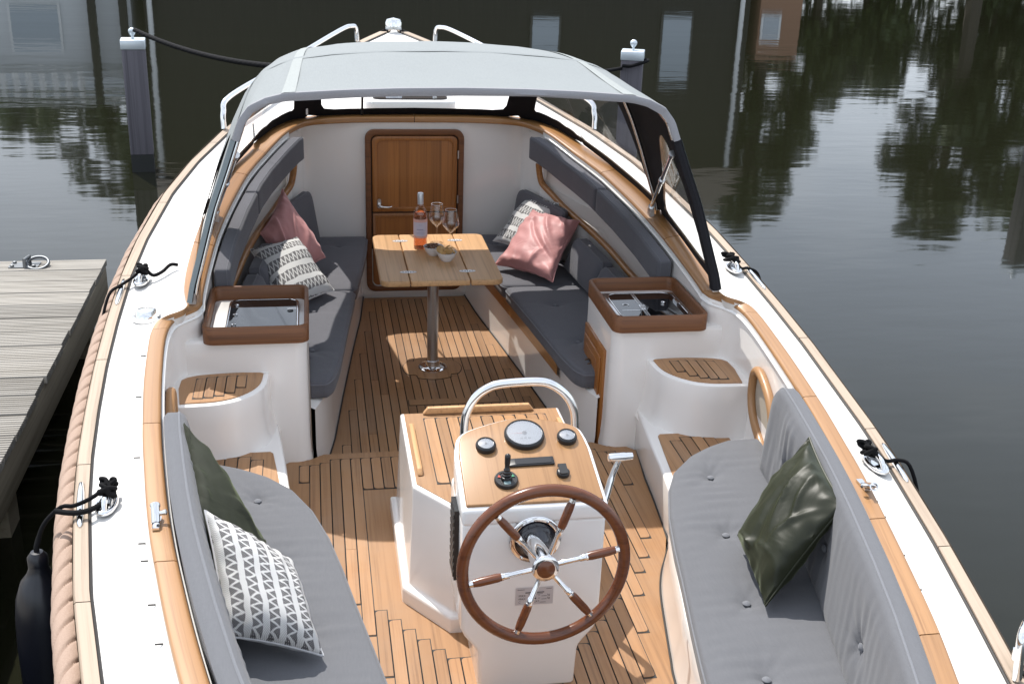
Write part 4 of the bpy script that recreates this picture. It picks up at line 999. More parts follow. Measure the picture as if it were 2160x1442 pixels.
for x, y, r, big in ((.016, 3.125, .0625, 1), (-.110, 3.086, .031, 0), (.148, 3.107, .031, 0)):
    c = on_dash(x, y)
    g = lathe_part('gauge', [(r, 0), (r+.001, .010), (r-.002, .017), (r-.007, .019), (r-.008, .014), (0, .0135)], c, TN, BLACK, con, 40)
    lathe_part('dial', [(r-.008, 0), (0, .0001)], c+TN*.0142, TN, GFACE, g, 40)
    b = MB(); k = 26 if big else 12
    for i in range(k+1):
        a = R(225-270*i/k); dr = DU*math.cos(a)+DV*math.sin(a); tg = np.cross(TN, dr); rr = r-.014
        quad_on(b, c+TN*.0147+dr*rr, dr, tg, .0035 if i % 2 == 0 else .002, .0005)
    if big:
        for q in (-.012, 0, .012): quad_on(b, c+TN*.0147+DU*q-DV*.022, DU, DV, .004, .0035)
    b.build('scale_marks', DARKP, g)
    b = MB(); a = R(180 if big else 100); dr = DU*math.cos(a)+DV*math.sin(a); tg = np.cross(TN, dr)
    b.add([c+TN*.0158+dr*(r-.016), c+TN*.0158+tg*.0018, c+TN*.0158-dr*.006, c+TN*.0158-tg*.0018], [(0, 1, 2, 3)]); b.build('needle', RED if big else DARKP, g)
    lathe_part('needle_cap', [(.008 if big else .004, 0), (.007 if big else .0035, .002), (0, .0025)], c+TN*.0152, TN, DARKP, g, 16)
    lathe_part('glass', [(r-.0075, 0), ((r-.0075)*.6, .002), (0, .003)], c+TN*.0172, TN, GGLASS, g, 40)
# radio panel
c = on_dash(.019, 3.014); du = (on_dash(.088, 3.016)-on_dash(-.051, 3.013)); du /= np.linalg.norm(du); dv = np.cross(TN, du)
def dash_box(name, c, hw, hh, z0, z1, m, parent, r=.004):
    poly = rrect(-hw, hw, -hh, hh, r, 4); n = len(poly)
    v = [c+du*x+dv*y+TN*z0 for x, y in poly]+[c+du*x+dv*y+TN*z1 for x, y in poly]
    return mk(name, v, [tuple(range(n-1, -1, -1)), tuple(range(n, 2*n))]+[(i, (i+1) % n, n+(i+1) % n, n+i) for i in range(n)], m, parent)
rd = dash_box('radio', c, .071, .0165, 0, .007, BLACK, con); bevel(rd, .002, 2)
dash_box('radio_flap', c+du*.006, .056, .0115, .007, .0085, mat('radio_face', (.022, .022, .024), .25), rd)
# bow thruster joystick
c = on_dash(-.068, 2.945)
js = lathe_part('joystick', [(.036, 0), (.036, .008), (.033, .012), (.026, .012), (.025, .010), (0, .010)], c, TN, BLACK, con, 32)
JU = np.array([0.05, .12, 1.0]); JU /= np.linalg.norm(JU)
lathe_part('stick', [(.017, 0), (.0165, .006), (.013, .008), (.015, .013), (.0115, .016), (.013, .021), (.0095, .025), (.0105, .029), (.0075, .033), (.0075, .044), (.0085, .048), (.009, .068), (.0085, .074), (.004, .078), (0, .079)], c+TN*.010, JU, BLACK, js, 20)
b = MB(); b.add([c+TN*.0125+DU*x+DV*y for x, y in ((-.026, .006), (-.016, .004), (-.020, .016))], [(0, 1, 2)]); b.build('mark', RED, js)
b = MB(); b.add([c+TN*.0125+DU*x+DV*y for x, y in ((.026, .006), (.016, .004), (.020, .016))], [(2, 1, 0)]); b.build('mark', GREENM, js)
dash_box('indicator', c-dv*.018, .010, .007, .0105, .0128, mat('indicator_grey', (.18, .26, .27), .4), js, .002)
# covered socket
c = on_dash(.108, 2.962)
so = lathe_part('power_socket', [(.020, 0), (.020, .010), (.016, .014), (0, .014)], c, TN, BLACK, con, 24)
dash_box('socket_flap', c+dv*.004, .0125, .019, .014, .018, BLACK, so, .006); dash_box('flap_hinge', c+dv*.024, .013, .0035, .008, .017, BLACK, so, .001)
# hand rail hoop
hoop = [(-.148, 3.30, .42), (-.148, 3.30, .60), (-.147, 3.30, .70), (-.138, 3.30, .752), (-.108, 3.30, .805), (-.06, 3.30, .836), (0, 3.30, .845), (.09, 3.30, .846), (.135, 3.30, .834), (.182, 3.30, .797), (.210, 3.30, .75), (.220, 3.30, .70), (.222, 3.30, .60), (.222, 3.30, .42)]
mk('hand_rail', *tube_geo(cat(hoop, 7), .0145, 16), STEEL, con, True)
# engine lever at the right side
b = MB(); b.tube(cat([(.228, 2.99, .50), (.262, 3.02, .56), (.285, 3.045, .625), (.300, 3.05, .665), (.307, 3.05, .685)], 6), [.012]*6+[.011]*6+[.0095]*6+[.0085]*7, 12)
b.lathe([(.0, -.043), (.0125, -.041), (.0135, -.036), (.0135, .012), (.012, .016), (.0125, .024), (.0115, .028), (.0115, .036), (0, .040)], (.312, 3.05, .692), (1, .05, .0), 18)
b.lathe([(.03, 0), (.03, .012), (.0, .016)], (.221, 2.985, .49), (1, 0, 0), 20); b.build('throttle_lever', STEEL, con, True)
# vent grille on the left flank
b = MB(); b.box(-.222, -.207, 2.93, 3.02, .36, .60)
for k in range(9): b.box(-.225, -.221, 2.935, 3.015, .37+k*.025, .384+k*.025)
b.build('vent_grille', BLACK, con)
# wheel
WC = np.array([-.004, 2.650, .575]); WA = np.array([0.03, -1.0, 0.06]); WA /= np.linalg.norm(WA)
WX = np.array([1.0, 0, 0]); WX = WX-WA*(WX@WA); WX /= np.linalg.norm(WX); WZ = np.cross(WA, WX); WZ = WZ if WZ[2] > 0 else -WZ
wh = lathe_part('wheel_boss', [(.014, -.19), (.022, -.16), (.030, -.10), (.033, -.04), (.033, .004), (.036, .006), (.039, .009), (.039, .016), (.036, .019), (.026, .0195)], WC, WA, STEEL, con, 32)
ringp = [WC+(WX*math.cos(a)+WZ*math.sin(a))*.231 for a in np.linspace(0, 2*PI, 72, endpoint=False)]
mk('wheel_rim', *tube_geo(ringp, .0172, 16, closed=True), MAHOG, wh, True)
lathe_part('wheel_cap', [(.026, 0), (.026, .006), (.020, .010), (0, .0115)], WC+WA*.016, WA, MAHOG, wh, 32)
for k in range(6):
    a = R(10+60*k); d = WX*math.cos(a)+WZ*math.sin(a)
    lathe_part('spoke', [(.0075, .028), (.0075, .10), (.0095, .102), (.0095, .118), (.011, .119), (.011, .124)], WC+WA*.004, d, STEEL, wh, 14)
    lathe_part('spoke_grip', [(.0105, .122), (.0125, .135), (.0125, .185), (.0105, .205)], WC+WA*.004, d, MAHOG, wh, 14)
    lathe_part('spoke_ferrule', [(.0095, .203), (.0095, .216)], WC+WA*.004, d, STEEL, wh, 12)
# steering pump flange
FC = np.array([.008, FY, .540]); lathe_part('pump_flange', [(.079, -.0), (.079, .006), (.075, .010), (.064, .010), (.062, .004)], FC, (0, -1, 0), STEEL, con, 40)
lathe_part('pump_housing', [(.062, .003), (.060, .014), (.052, .016), (.046, .026), (.040, .050), (.034, .056), (.030, .075), (0, .076)], FC, (0, -1, 0), mat('pump_black', (.006, .007, .012), .18, coat=.4), con, 36)
for a in (60, 180+55, 180-20, 300): lathe_part('bolt', [(.006, 0), (.006, .003), (0, .005)], FC+np.array([.070*math.cos(R(a)), -.010, .070*math.sin(R(a))]), (0, -1, 0), STEEL, con, 10)
# builder's plate with text
PLATE = mat('plate_alu', (.55, .55, .58), .35, .3)
pc = np.array([.014, FY-.0012, .341])
pl = mk('builder_plate', [(pc[0]-.058, pc[1], pc[2]-.030), (pc[0]+.058, pc[1], pc[2]-.031), (pc[0]+.058, pc[1], pc[2]+.030), (pc[0]-.058, pc[1], pc[2]+.031)], [(0, 1, 2, 3)], PLATE, con)
def text(name, s_, c, size, m, parent, ux=(1, 0, 0), uz=(0, 0, 1), bold=False):
    cu = bpy.data.curves.new(name, 'FONT'); cu.body = s_; cu.size = size; cu.align_x = 'LEFT'; cu.align_y = 'CENTER'
    if bold: cu.offset = size*.015
    tmp = bpy.data.objects.new(name, cu); col.objects.link(tmp)
    dg = bpy.context.evaluated_depsgraph_get(); me = bpy.data.meshes.new_from_object(tmp.evaluated_get(dg))
    bpy.data.objects.remove(tmp); ux, uz = np.array(ux, float), np.array(uz, float)
    v = [np.array(c)+ux*q.co.x+uz*q.co.y for q in me.vertices]; f = [tuple(p.vertices) for p in me.polygons]
    return mk(name, v, f, m, parent)
y_ = pc[1]-.0006
for s_, dx, dzz, sz in (('MAX', -.048, .002, .010), ('=', .012, .002, .010), ('kg', .040, .002, .009), ('MAX  +', -.048, -.009, .010), ('=', .012, -.009, .010), ('kg', .040, -.009, .009), ('C', -.048, -.020, .010), ('CAT:', -.002, -.020, .009)):
    text('plate_text', s_, (pc[0]+dx, y_, pc[2]+dzz), sz, DARKP, pl)
b = MB()
for x0, x1, z in ((-.052, -.030, .024), (.036, .052, .024), (-.028, .030, .012), (-.018, .026, .0075), (.022, .038, -.001), (.022, .038, -.012), (.018, .036, -.023)): b.box(pc[0]+x0, pc[0]+x1, y_-.0002, y_, pc[2]+z-.0008, pc[2]+z+(.0022 if z == .012 else .0004))
b.box(pc[0]-.002, pc[0]+.004, y_-.0002, y_, pc[2]-.001, pc[2]+.005); b.box(pc[0]-.004, pc[0]+.006, y_-.0002, y_, pc[2]-.011, pc[2]-.006); b.build('plate_print', DARKP, pl)
b = MB(); b.add([(pc[0]-.004, y_, pc[2]+.016), (pc[0]+.010, y_, pc[2]+.016), (pc[0]+.002, y_, pc[2]+.024)], [(0, 1, 2)]); b.build('plate_emblem', mat('emblem_blue', (.03, .12, .30), .5), pl)

# ------------------------------------------------------------------ table and what stands on it
tb = thing('cabin_table', 'slatted folding teak table on a single steel leg', 'table', (-.003, 5.70, Z_SOLE))
HINGEM = mat('hinge_steel', (.70, .70, .71), .35, .35)
TX = (-.298, -.151, .151, .318); TY0, TY1, TZ = 5.345, 6.165, .5
for i in range(3):
    cs = [(0, 0, 1, 1), (0, 0, 0, 0), (1, 1, 0, 0)][i]
    b = MB(); xa = TX[i]+(.002 if i else 0); xb = TX[i+1]-(.002 if i < 2 else 0)
    poly = rrect(xa, xb, TY0, TY1, .045, 6, corners=cs) if i != 1 else rrect(xa, xb, TY0, TY1, .010, 3)
    b.prism(poly, TZ-.030, TZ); bevel(b.build('table_leaf', TEAK_TABLE, tb), .006, 3)
for x in (-.151, .151):
    for y in (5.49, 6.035):
        b = MB(); b.prism([(x+.042*math.cos(a), y+.017*math.sin(a)) for a in np.linspace(0, 2*PI, 24, endpoint=False)], TZ-.001, TZ+.002)
        hg = b.build('hinge', HINGEM, tb)
        b = MB()
        for dx in (-.026, -.012, .012, .026): b.lathe([(.0042, 0), (.0042, .0008)], (x+dx, y+(.004 if abs(dx) > .02 else -.005), TZ+.0015), (0, 0, 1), 8)
        b.box(x-.001, x+.001, y-.016, y+.016, TZ+.002, TZ+.0026); b.build('hinge_screw', DARKP, hg)
lathe_part('leg', [(.030, 0), (.030, .60)], (-.003, 5.695, Z_SOLE+.01), (0, 0, 1), STEEL_B, tb, 28)
lathe_part('foot_plate', [(.078, .006), (.078, .012), (.070, .018), (.040, .021), (.036, .050), (.030, .052)], (-.003, 5.695, Z_SOLE), (0, 0, 1), STEEL, tb, 40)
lathe_part('top_plate', [(.034, .0), (.075, .006), (.075, .014)], (-.003, 5.695, TZ-.046), (0, 0, 1), STEEL_B, tb, 28)

# bottle
bo = thing('wine_bottle', 'bottle of pink rose wine with silver cap and pale label', 'bottle', (-.052, 5.905, TZ))
WINE = mat('rose_wine', (.86, .30, .13), .03, coat=.3, Transmission_Weight=.75, IOR=1.20)
CLEARG = glassy('bottle_glass', (.99, .96, .95), .06, .01)
c = (-.052, 5.905, TZ+.001)
lathe_part('wine', [(0, .004), (.034, .006), (.0345, .14), (.0345, .165)], c, (0, 0, 1), WINE, bo, 32)
lathe_part('wine', [(.0345, .165), (.0343, .185), (.030, .200), (.0, .201)], c, (0, 0, 1), WINE, bo, 32)
lathe_part('glass', [(0, .0), (.036, .001), (.0375, .006), (.0375, .188), (.035, .203), (.027, .218), (.017, .233), (.0145, .245), (.0145, .30)], c, (0, 0, 1), CLEARG, bo, 36)
lathe_part('cap', [(.0157, .243), (.0157, .301), (.0145, .304), (0, .304)], c, (0, 0, 1), mat('cap_silver', (.62, .63, .65), .35, .6), bo, 28)
LABEL = mat('label_paper', (.58, .52, .60), .7)
th = np.linspace(R(-90-62), R(-90+62)+.25, 24)
def lab_strip(z0, z1, t0, t1, rr, m, nm):
    q = np.linspace(t0, t1, 24)
    return mk(nm, [(c[0]+rr*math.cos(a), c[1]+rr*math.sin(a), c[2]+z) for z in (z0, z1) for a in q], grid_faces(2, 24), m, bo, True)
lab_strip(.075, .150, R(-165), R(-20), .0380, LABEL, 'label')
lab_strip(.063, .166, R(-190), R(5), .03775, mat('label_pink', (.70, .40, .34), .6), 'label')
for z, a0, a1 in ((.110, -125, -70), (.103, -110, -60), (.094, -130, -58), (.087, -130, -60), (.136, -110, -80)): lab_strip(z-.001, z+(.003 if z == .110 else .0006), R(a0), R(a1), .0383, mat('label_ink', (.30, .26, .36), .7), 'label_print')
# glasses
def wine_glass(x, y, lab):
    g = thing('wine_glass', lab, 'glass', (x, y, TZ), 'wine glasses on the table')
    prof = [(0, .001), (.037, .001), (.037, .003), (.010, .006), (.0042, .012), (.0035, .05), (.0036, .085), (.006, .095), (.024, .112), (.043, .135), (.046, .142), (.044, .155), (.031, .222), (.0305, .222), (.0432, .155), (.0452, .142), (.042, .136), (.023, .1135), (0, .100)]
    lathe_part('bowl', prof[7:], (x, y, TZ), (0, 0, 1), WINEGLASS, g, 40); lathe_part('stem', prof[:8], (x, y, TZ), (0, 0, 1), WINEGLASS, g, 28)
    mk('rim', *tube_geo([(x+.0308*math.cos(a), y+.0308*math.sin(a), TZ+.222) for a in np.linspace(0, 2*PI, 36, endpoint=False)], .0009, 6, closed=True), mat('rim_glass', (.8, .8, .8), .1, spec=.8), g, True)
wine_glass(.045, 5.985, 'empty stemmed wine glass right beside the rose bottle'); wine_glass(.107, 5.862, 'empty stemmed wine glass farther from the bottle, behind the crackers')
CERAM = mat('bowl_ceramic', (.74, .74, .75), .25, coat=.4)
def bowl(x, y, lab):
    o = mk('snack_bowl', *lathe_geo([(0, .0), (.026, .001), (.030, .006), (.045, .028), (.0525, .046), (.0535, .049), (.0505, .049), (.048, .044), (.038, .026), (.02, .014), (0, .012)], (x, y, TZ), (0, 0, 1), 36), CERAM, None, True)
    tag(o, lab, 'bowl', 'snack bowls on the table')
bowl(.006, 5.775, 'small white bowl of dark nuts next to the bottle'); bowl(.064, 5.668, 'small white bowl of round crackers, nearest the table edge')
b = MB(); g = np.random.default_rng(3)
for i in range(46):
    a = g.uniform(0, 6.28); rr = .040*math.sqrt(g.uniform(0, 1)); cx, cy, cz = .006+rr*math.cos(a), 5.775+rr*math.sin(a), TZ+.043+.014*(1-(rr/.042)**2)+g.uniform(-.003, .004)
    d = Vector((g.normal(), g.normal(), g.normal()*.4)).normalized()
    b.lathe([(0, -.010), (.0045, -.006), (.0058, 0), (.0045, .006), (0, .010)], (cx, cy, cz), tuple(d), 7)
NUTS = mat('nuts', (.13, .06, .03), .5); setc(NUTS, mixc(NUTS, noise(NUTS, 90, 2), (.07, .03, .018), (.27, .13, .07)))
tag(b.build('nuts', NUTS, None, True, kind='stuff'), 'dark brown mixed nuts heaped in the white bowl by the bottle', 'nuts')
CRACK = mat('cracker', (.62, .38, .15), .7); setc(CRACK, mixc(CRACK, noise(CRACK, 60, 3), (.45, .23, .07), (.70, .46, .20)))
cr0 = None; g = np.random.default_rng(8)
for i, (dx, dy, dz_, tx, ty) in enumerate(((-.022, -.014, .046, .7, -.3), (.006, -.022, .047, .9, .1), (.030, -.006, .048, .6, .5), (-.012, .010, .054, .2, -.4), (.016, .012, .056, .15, .3), (-.030, .012, .050, .3, -.8), (.002, .028, .055, -.6, .1))):
    if cr0 is None:
        cr0 = mk('cracker', *lathe_geo([(0, -.003), (.020, -.0028), (.0225, 0), (.020, .0028), (0, .0042)], (0, 0, 0), (0, 0, 1), 18), CRACK, None, True); o = cr0
    else: o = cr0.copy(); col.objects.link(o)
    o.location = (.064+dx, 5.668+dy, TZ+dz_+.009); o.rotation_euler = (tx, ty, g.uniform(0, 3))
    tag(o, 'round golden cracker in the front snack bowl', 'cracker', 'crackers in the front bowl')

# ------------------------------------------------------------------ spray hood
cn = thing('spray_hood', 'grey cloth spray hood with black lining and clear windows over the cabin', 'canopy', (0, 5.5, .75))
SEC = {4.45: [(1.118, .735), (1.105, .80), (1.070, .92), (1.018, 1.10), (.965, 1.24), (.922, 1.36), (.895, 1.438), (.852, 1.492), (.785, 1.523), (.710, 1.541), (.48, 1.555), (.25, 1.563), (0, 1.566)],
       5.40: [(1.130, .82), (1.115, .88), (1.075, .99), (1.020, 1.15), (.960, 1.30), (.905, 1.41), (.855, 1.475), (.805, 1.515), (.74, 1.546), (.670, 1.566), (.50, 1.590), (.25, 1.605), (0, 1.610)],
       6.05: [(1.035, .905), (1.02, .96), (.985, 1.07), (.935, 1.20), (.885, 1.31), (.840, 1.40), (.795, 1.452), (.750, 1.484), (.70, 1.510), (.640, 1.527), (.47, 1.552), (.25, 1.565), (0, 1.570)],
       6.40: [(.935, .965), (.92, 1.02), (.885, 1.10), (.845, 1.19), (.800, 1.28), (.760, 1.355), (.72, 1.400), (.68, 1.430), (.64, 1.452), (.59, 1.470), (.44, 1.505), (.24, 1.520), (0, 1.526)]}
SY = sorted(SEC)
def sec_at(Y):
    ys = SY; i = min(max(np.searchsorted(ys, Y)-1, 0), len(ys)-2); t = (Y-ys[i])/(ys[i+1]-ys[i])
    # smooth fore and aft
    P0 = np.array(SEC[ys[max(i-1, 0)]]); P1 = np.array(SEC[ys[i]]); P2 = np.array(SEC[ys[i+1]]); P3 = np.array(SEC[ys[min(i+2, len(ys)-1)]])
    h = ys[i+1]-ys[i]
    m1 = (P2-P0)/(ys[i+1]-ys[max(i-1, 0)])*h; m2 = (P3-P1)/(ys[min(i+2, len(ys)-1)]-ys[i])*h
    return (2*t**3-3*t*t+1)*P1+(t**3-2*t*t+t)*m1+(-2*t**3+3*t*t)*P2+(t**3-t*t)*m2
def hood_pt(s, Y, q, off=0.0):
    """q 0..12 along the section from the foot to the crown"""
    S = sec_at(Y); x = np.interp(q, range(13), S[:, 0]); z = np.interp(q, range(13), S[:, 1])
    if off:
        a = max(0, q-.4); b_ = min(12, q+.4)
        d = np.array([np.interp(b_, range(13), S[:, 0])-np.interp(a, range(13), S[:, 0]), np.interp(b_, range(13), S[:, 1])-np.interp(a, range(13), S[:, 1])]); d /= np.linalg.norm(d)+1e-9
        x -= off*(d[1]); z += off*d[0]       # inwards
    lean = .17*(z-.735)/.83*max(0.0, 1-(Y-4.45)/.95)
    return (s*x, Y+lean, z)
QE = 5.55
def full_sec(Y, off, qlo, n=26):
    q = np.r_[np.linspace(qlo, 12, n)]; L_ = [hood_pt(-1, Y, k, off) for k in q]; Rr = [hood_pt(1, Y, k, off) for k in q[::-1][1:]]
    return L_+Rr
g = np.random.default_rng(5)
def cloth_rows(off, qlo, wob=True):
    rows = []
    for Y in np.linspace(4.45, 6.40, 26):
        r = np.array(full_sec(Y, off, qlo)); k = np.linspace(0, 1, len(r))
        if wob: r[:, 2] += -.010*np.sin(PI*np.clip((Y-4.45)/.95, 0, 1))*np.sin(PI*k)**2+.0015*np.sin(40*k+9*Y)
        rows.append(r)
    return rows
loft('top_cloth', cloth_rows(0, QE), CANOPY, cn, flip=True)
loft('top_lining', [r-np.array([0, 0, .006]) for r in cloth_rows(.004, QE)], LINING, cn)
# seam tapes and bow pockets
for s in (-1, 1):
    rows = []
    for Y in np.linspace(4.45, 6.40, 26):
        k = np.sin(PI*np.clip((Y-4.45)/.95, 0, 1)); rows.append([np.array(hood_pt(s, Y, q))+np.array([0, 0, .0035-.0065*k]) for q in (8.82, 9.0, 9.18)])
    loft('seam_tape', rows, STRIPC, cn)
def pocket(Y0, Y1, m, nm, rise, drop=0):
    loft(nm, [[np.array(p)+np.array([0, 0, rise*k]) for p in full_sec(Y, 0, QE)] for Y, k in zip(np.linspace(Y0, Y1, 7), (0.15, .75, 1, 1, 1, .75, .15))], m, cn, flip=True)
pocket(5.37, 5.45, CANOPY, 'bow_pocket', .005)
# after hem turned down
q = np.linspace(0.0, 12, 46)
hem0 = [hood_pt(-1, 4.45, k) for k in q]+[hood_pt(1, 4.45, k) for k in q[::-1][1:]]
hem0 = np.array(hem0); cx = np.array([0, 0, 1.0])
def shrink(P, d):
    T = np.gradient(P, axis=0); T /= np.linalg.norm(T, axis=1)[:, None]; Nn = np.stack([-T[:, 2], 0*T[:, 0], T[:, 0]], 1)
    return P-Nn*d   # inwards
i0 = int(np.argmin(np.abs(q-QE))); sl = slice(i0-2, len(hem0)-i0+2)
wv = .0025*np.sin(np.linspace(0, 60, len(hem0)))+.003*np.sin(np.linspace(0, 23, len(hem0))+1)
H = [hem0+np.array([0, .006, .003]), hem0+np.array([0, -.003, .001]), shrink(hem0, .004)+np.array([0, -.006, 0]), shrink(hem0, .020)+np.array([0, -.007, 0])+np.stack([0*wv, -wv, 0*wv], 1), shrink(hem0, .030)+np.array([0, -.004, 0])+np.stack([0*wv, -.6*wv, .5*wv], 1), shrink(hem0, .029)+np.array([0, .012, 0])]
loft('after_hem', [h_[sl] for h_ in H], HEMC, cn)
for s, a in ((-1, slice(0, i0-1)), (1, slice(len(hem0)-i0+1, None))):
    LEGC = fabric('canopy_leg_cloth', (.20, .235, .245), 700, .85, .05)
    T = [hem0[a]+np.array([s*.004, .055, 0]), hem0[a]+np.array([s*.006, .0, 0]), shrink(hem0, .014)[a]+np.array([0, -.006, 0])]
    loft('leg_flap', T if s < 0 else T[:2], LEGC, cn)
    T = [shrink(hem0, .014)[a]+np.array([0, -.005, 0]), shrink(hem0, .018)[a]+np.array([0, .05, 0])]
    if s > 0: T = [hem0[a]+np.array([s*.003, .004, 0]), shrink(hem0, .012)[a]+np.array([0, -.004, 0]), shrink(hem0, .030)[a]+np.array([0, .002, 0]), shrink(hem0, .034)[a]+np.array([0, .04, 0])]
    loft('leg_lining', T, LINING, cn)

# side curtains with windows
def ring_panel(name, outer, inner, fn, m, parent, nr=6, win=None, off=0.0):
    """panel between closed outlines in (a,b) space carried onto the surface by fn"""
    o_, i_ = np.array(outer), np.array(inner); n = len(o_); rows = []
    for k in np.linspace(0, 1, nr): rows.append([fn(*(o_[j]*(1-k)+i_[j]*k), off) for j in range(n)])
    ob = loft(name, rows, m, parent, closed=True)
    if win:
        c_ = i_.mean(0); rows = []
        for k in np.linspace(0, .999, 6): rows.append([fn(*(i_[j]*(1-k)+c_*k), off+.0015) for j in range(n)])
        mk('window', np.concatenate([np.array(r) for r in rows]), grid_faces(6, n, True), win, ob, True)
    return ob
def resample(poly, n, start):
    P = np.array(poly, float); P = np.vstack([P, P[:1]]); L = np.r_[0, np.cumsum(np.linalg.norm(np.diff(P, axis=0), axis=1))]
    t = np.linspace(0, L[-1], n, endpoint=False)
    return np.stack([np.interp(t, L, P[:, 0]), np.interp(t, L, P[:, 1])], 1)
def match(outer, inner, n=72):
    c = np.array(inner).mean(0); sc = np.ptp(np.array(outer), axis=0)
    O = resample(np.array(outer)/sc, 900, 0)*sc; I = resample(np.array(inner)/sc, 900, 0)*sc
    ao = np.arctan2(*((O-c)/sc).T[::-1]); ai = np.arctan2(*((I-c)/sc).T[::-1])
    A = np.linspace(-PI, PI, n, endpoint=False)
    pick = lambda Q, an: np.array([Q[np.argmin(np.abs(np.angle(np.exp(1j*(an-a)))))] for a in A])
    return pick(O, ao), pick(I, ai)
def smooth_poly(pts, n=5): return [tuple(p) for p in cat(pts, n, closed=True)]
def rounded(pts, r=.25, n=4):
    P = [np.array(p, float) for p in pts]; out = []; m = len(P)
    for i in range(m):
        a, b_, c_ = P[i-1], P[i], P[(i+1) % m]; p0 = b_+(a-b_)*r; p1 = b_+(c_-b_)*r
        for k in range(n+1):
            t = k/n; out.append(tuple((1-t)**2*p0+2*t*(1-t)*b_+t*t*p1))
    return out
for s in (-1, 1):
    fn = lambda Y, q_, off, s=s: hood_pt(s, Y, q_, .006+off)
    fo = lambda Y, q_, off, s=s: hood_pt(s, Y, q_, -.002+off)
    for (ya, yb, win) in ((4.47, 5.40, [(4.58, .55), (4.64, 2.0), (4.76, 4.3), (4.86, 4.5), (5.02, 3.6), (5.27, 1.6), (5.32, .9), (5.27, .55)]), (5.40, 6.40, [(5.50, .75), (5.50, 1.2), (5.64, 4.2), (5.74, 5.2), (6.30, 5.4), (6.398, 5.4), (6.398, 2.5), (6.398, .55), (6.20, .62), (5.9, .7)])):
        outer = [(ya, 0.0), (ya, QE+.3), (yb, QE+.3), (yb, 0.0)]; inner = rounded(win, .35 if ya < 5 else .15)
        O, I = match(outer, inner)
        ring_panel('side_curtain', O, I, fn, LINING, cn, 7, VINYL)
        ring_panel('side_curtain', O, I, fo, CANOPY, cn, 7)
# front curtain between the forward bow and the bulkhead cap
def front_pt(u, t, off):
    """u -1..1 across, t 0 at the cap, 1 at the forward bow"""
    s = -1 if u < 0 else 1; a = abs(u)
    capP = np.array([np.interp(a, [0, .25, .5, .66, .78, .88, .95, 1.0], [0, .24, .46, .60, .70, .80, .87, .935]), 0, 0])
    capP[1] = np.interp(capP[0], [0, .41, .60, .745, .835, .905, .94], [6.945, 6.935, 6.90, 6.81, 6.68, 6.53, 6.46]); capP[2] = np.interp(capP[0], [0, .6, .745, .835, .905, .94], [1.030, 1.024, 1.014, .998, .970, .960])
    qq = np.interp(a, [0, .25, .5, .66, .78, .88, .95, 1.0], [12, 11.0, 9.8, 8.6, 7.0, 4.6, 2.2, 0.0]); top = np.array(hood_pt(1, 6.40, qq))
    p = capP*(1-t)+top*t; p[1] += .015*math.sin(PI*t)-off*(1-.4*max(0, (a-.6)/.4)); p[0] -= off*max(0, (a-.6)/.4)
    return (s*p[0], p[1], p[2])
fn = lambda u, t, off: front_pt(u, t, .006+off); fo = lambda u, t, off: front_pt(u, t, -.002)
O, I = match([(-.70, 0), (.70, 0), (.70, 1), (-.70, 1)], rounded([(-.60, .09), (.60, .09), (.58, .97), (-.58, .97)], .07))
ring_panel('front_curtain', O, I, fn, LINING, cn, 6, VINYL); ring_panel('front_curtain', O, I, fo, CANOPY, cn, 6)
for s in (-1, 1):
    OUTC = [(s*.70, 0), (s*1.0, 0), (s*1.0, 1), (s*.70, 1)]; INC = rounded([(s*.795, .16), (s*.795, .72), (s*.835, .998), (s*.988, .998), (s*.978, .60), (s*.945, .28), (s*.89, .18)], .10)
    O, I = match(OUTC, INC)
    ring_panel('corner_curtain', O, I, fn, LINING, cn, 6, VINYL); ring_panel('corner_curtain', O, I, fo, CANOPY, cn, 6)
    # zip pull
    p = np.array(front_pt(s*.71, .12, .014)); b = MB(); b.box(p[0]-.006, p[0]+.006, p[1]-.004, p[1], p[2]-.025, p[2]+.012)
    if s < 0: b.build('zip_pull', STEEL_B, cn)
# bows of steel tube and struts
for Y in (4.49, 5.41):
    q = np.linspace(0.3, 12, 40); pts = [hood_pt(-1, Y, k, .022) for k in q]+[hood_pt(1, Y, k, .022) for k in q[::-1][1:]]
    mk('bow', *tube_geo(pts, .0105, 10), STEEL, cn, True)
for s in (-1, 1):
    a = np.array([s*1.070, 5.40, .85]); bb = np.array(hood_pt(s, 4.56, 4.4, .035)); mid = a*.45+bb*.55
    mk('strut', *tube_geo([a, mid, bb], .0105, 10), STEEL, cn, True)
    for p, r in ((a, .016), (mid, .015), (bb, .015)): mk('strut_joint', *tube_geo([p-(bb-a)*.02, p+(bb-a)*.02], r, 10), STEEL_B, cn, True)
    b = MB(); b.box(a[0]-.012, a[0]+.012, a[1]-.02, a[1]+.02, a[2]-.05, a[2]-.005); b.build('strut_foot', STEEL_B, cn)
    b = MB(); b.box(s*1.105-.014, s*1.105+.014, 4.47, 4.52, .72, .765); b.build('bow_foot', STEEL_B, cn)
    if s < 0:
        p = np.array(hood_pt(s, 4.47, 6.3, .055)); b = MB(); b.tube([p, p+np.array([.002, 0, -.055])], .003, 6); b.build('zip_pull', STEEL_B, cn)
# black mast rod seen through the front window
b = MB(); b.tube([(-.315, 6.86, 1.04), (-.315, 6.60, 1.42)], .007, 8); b.build('window_batten', BLACK, cn, True)

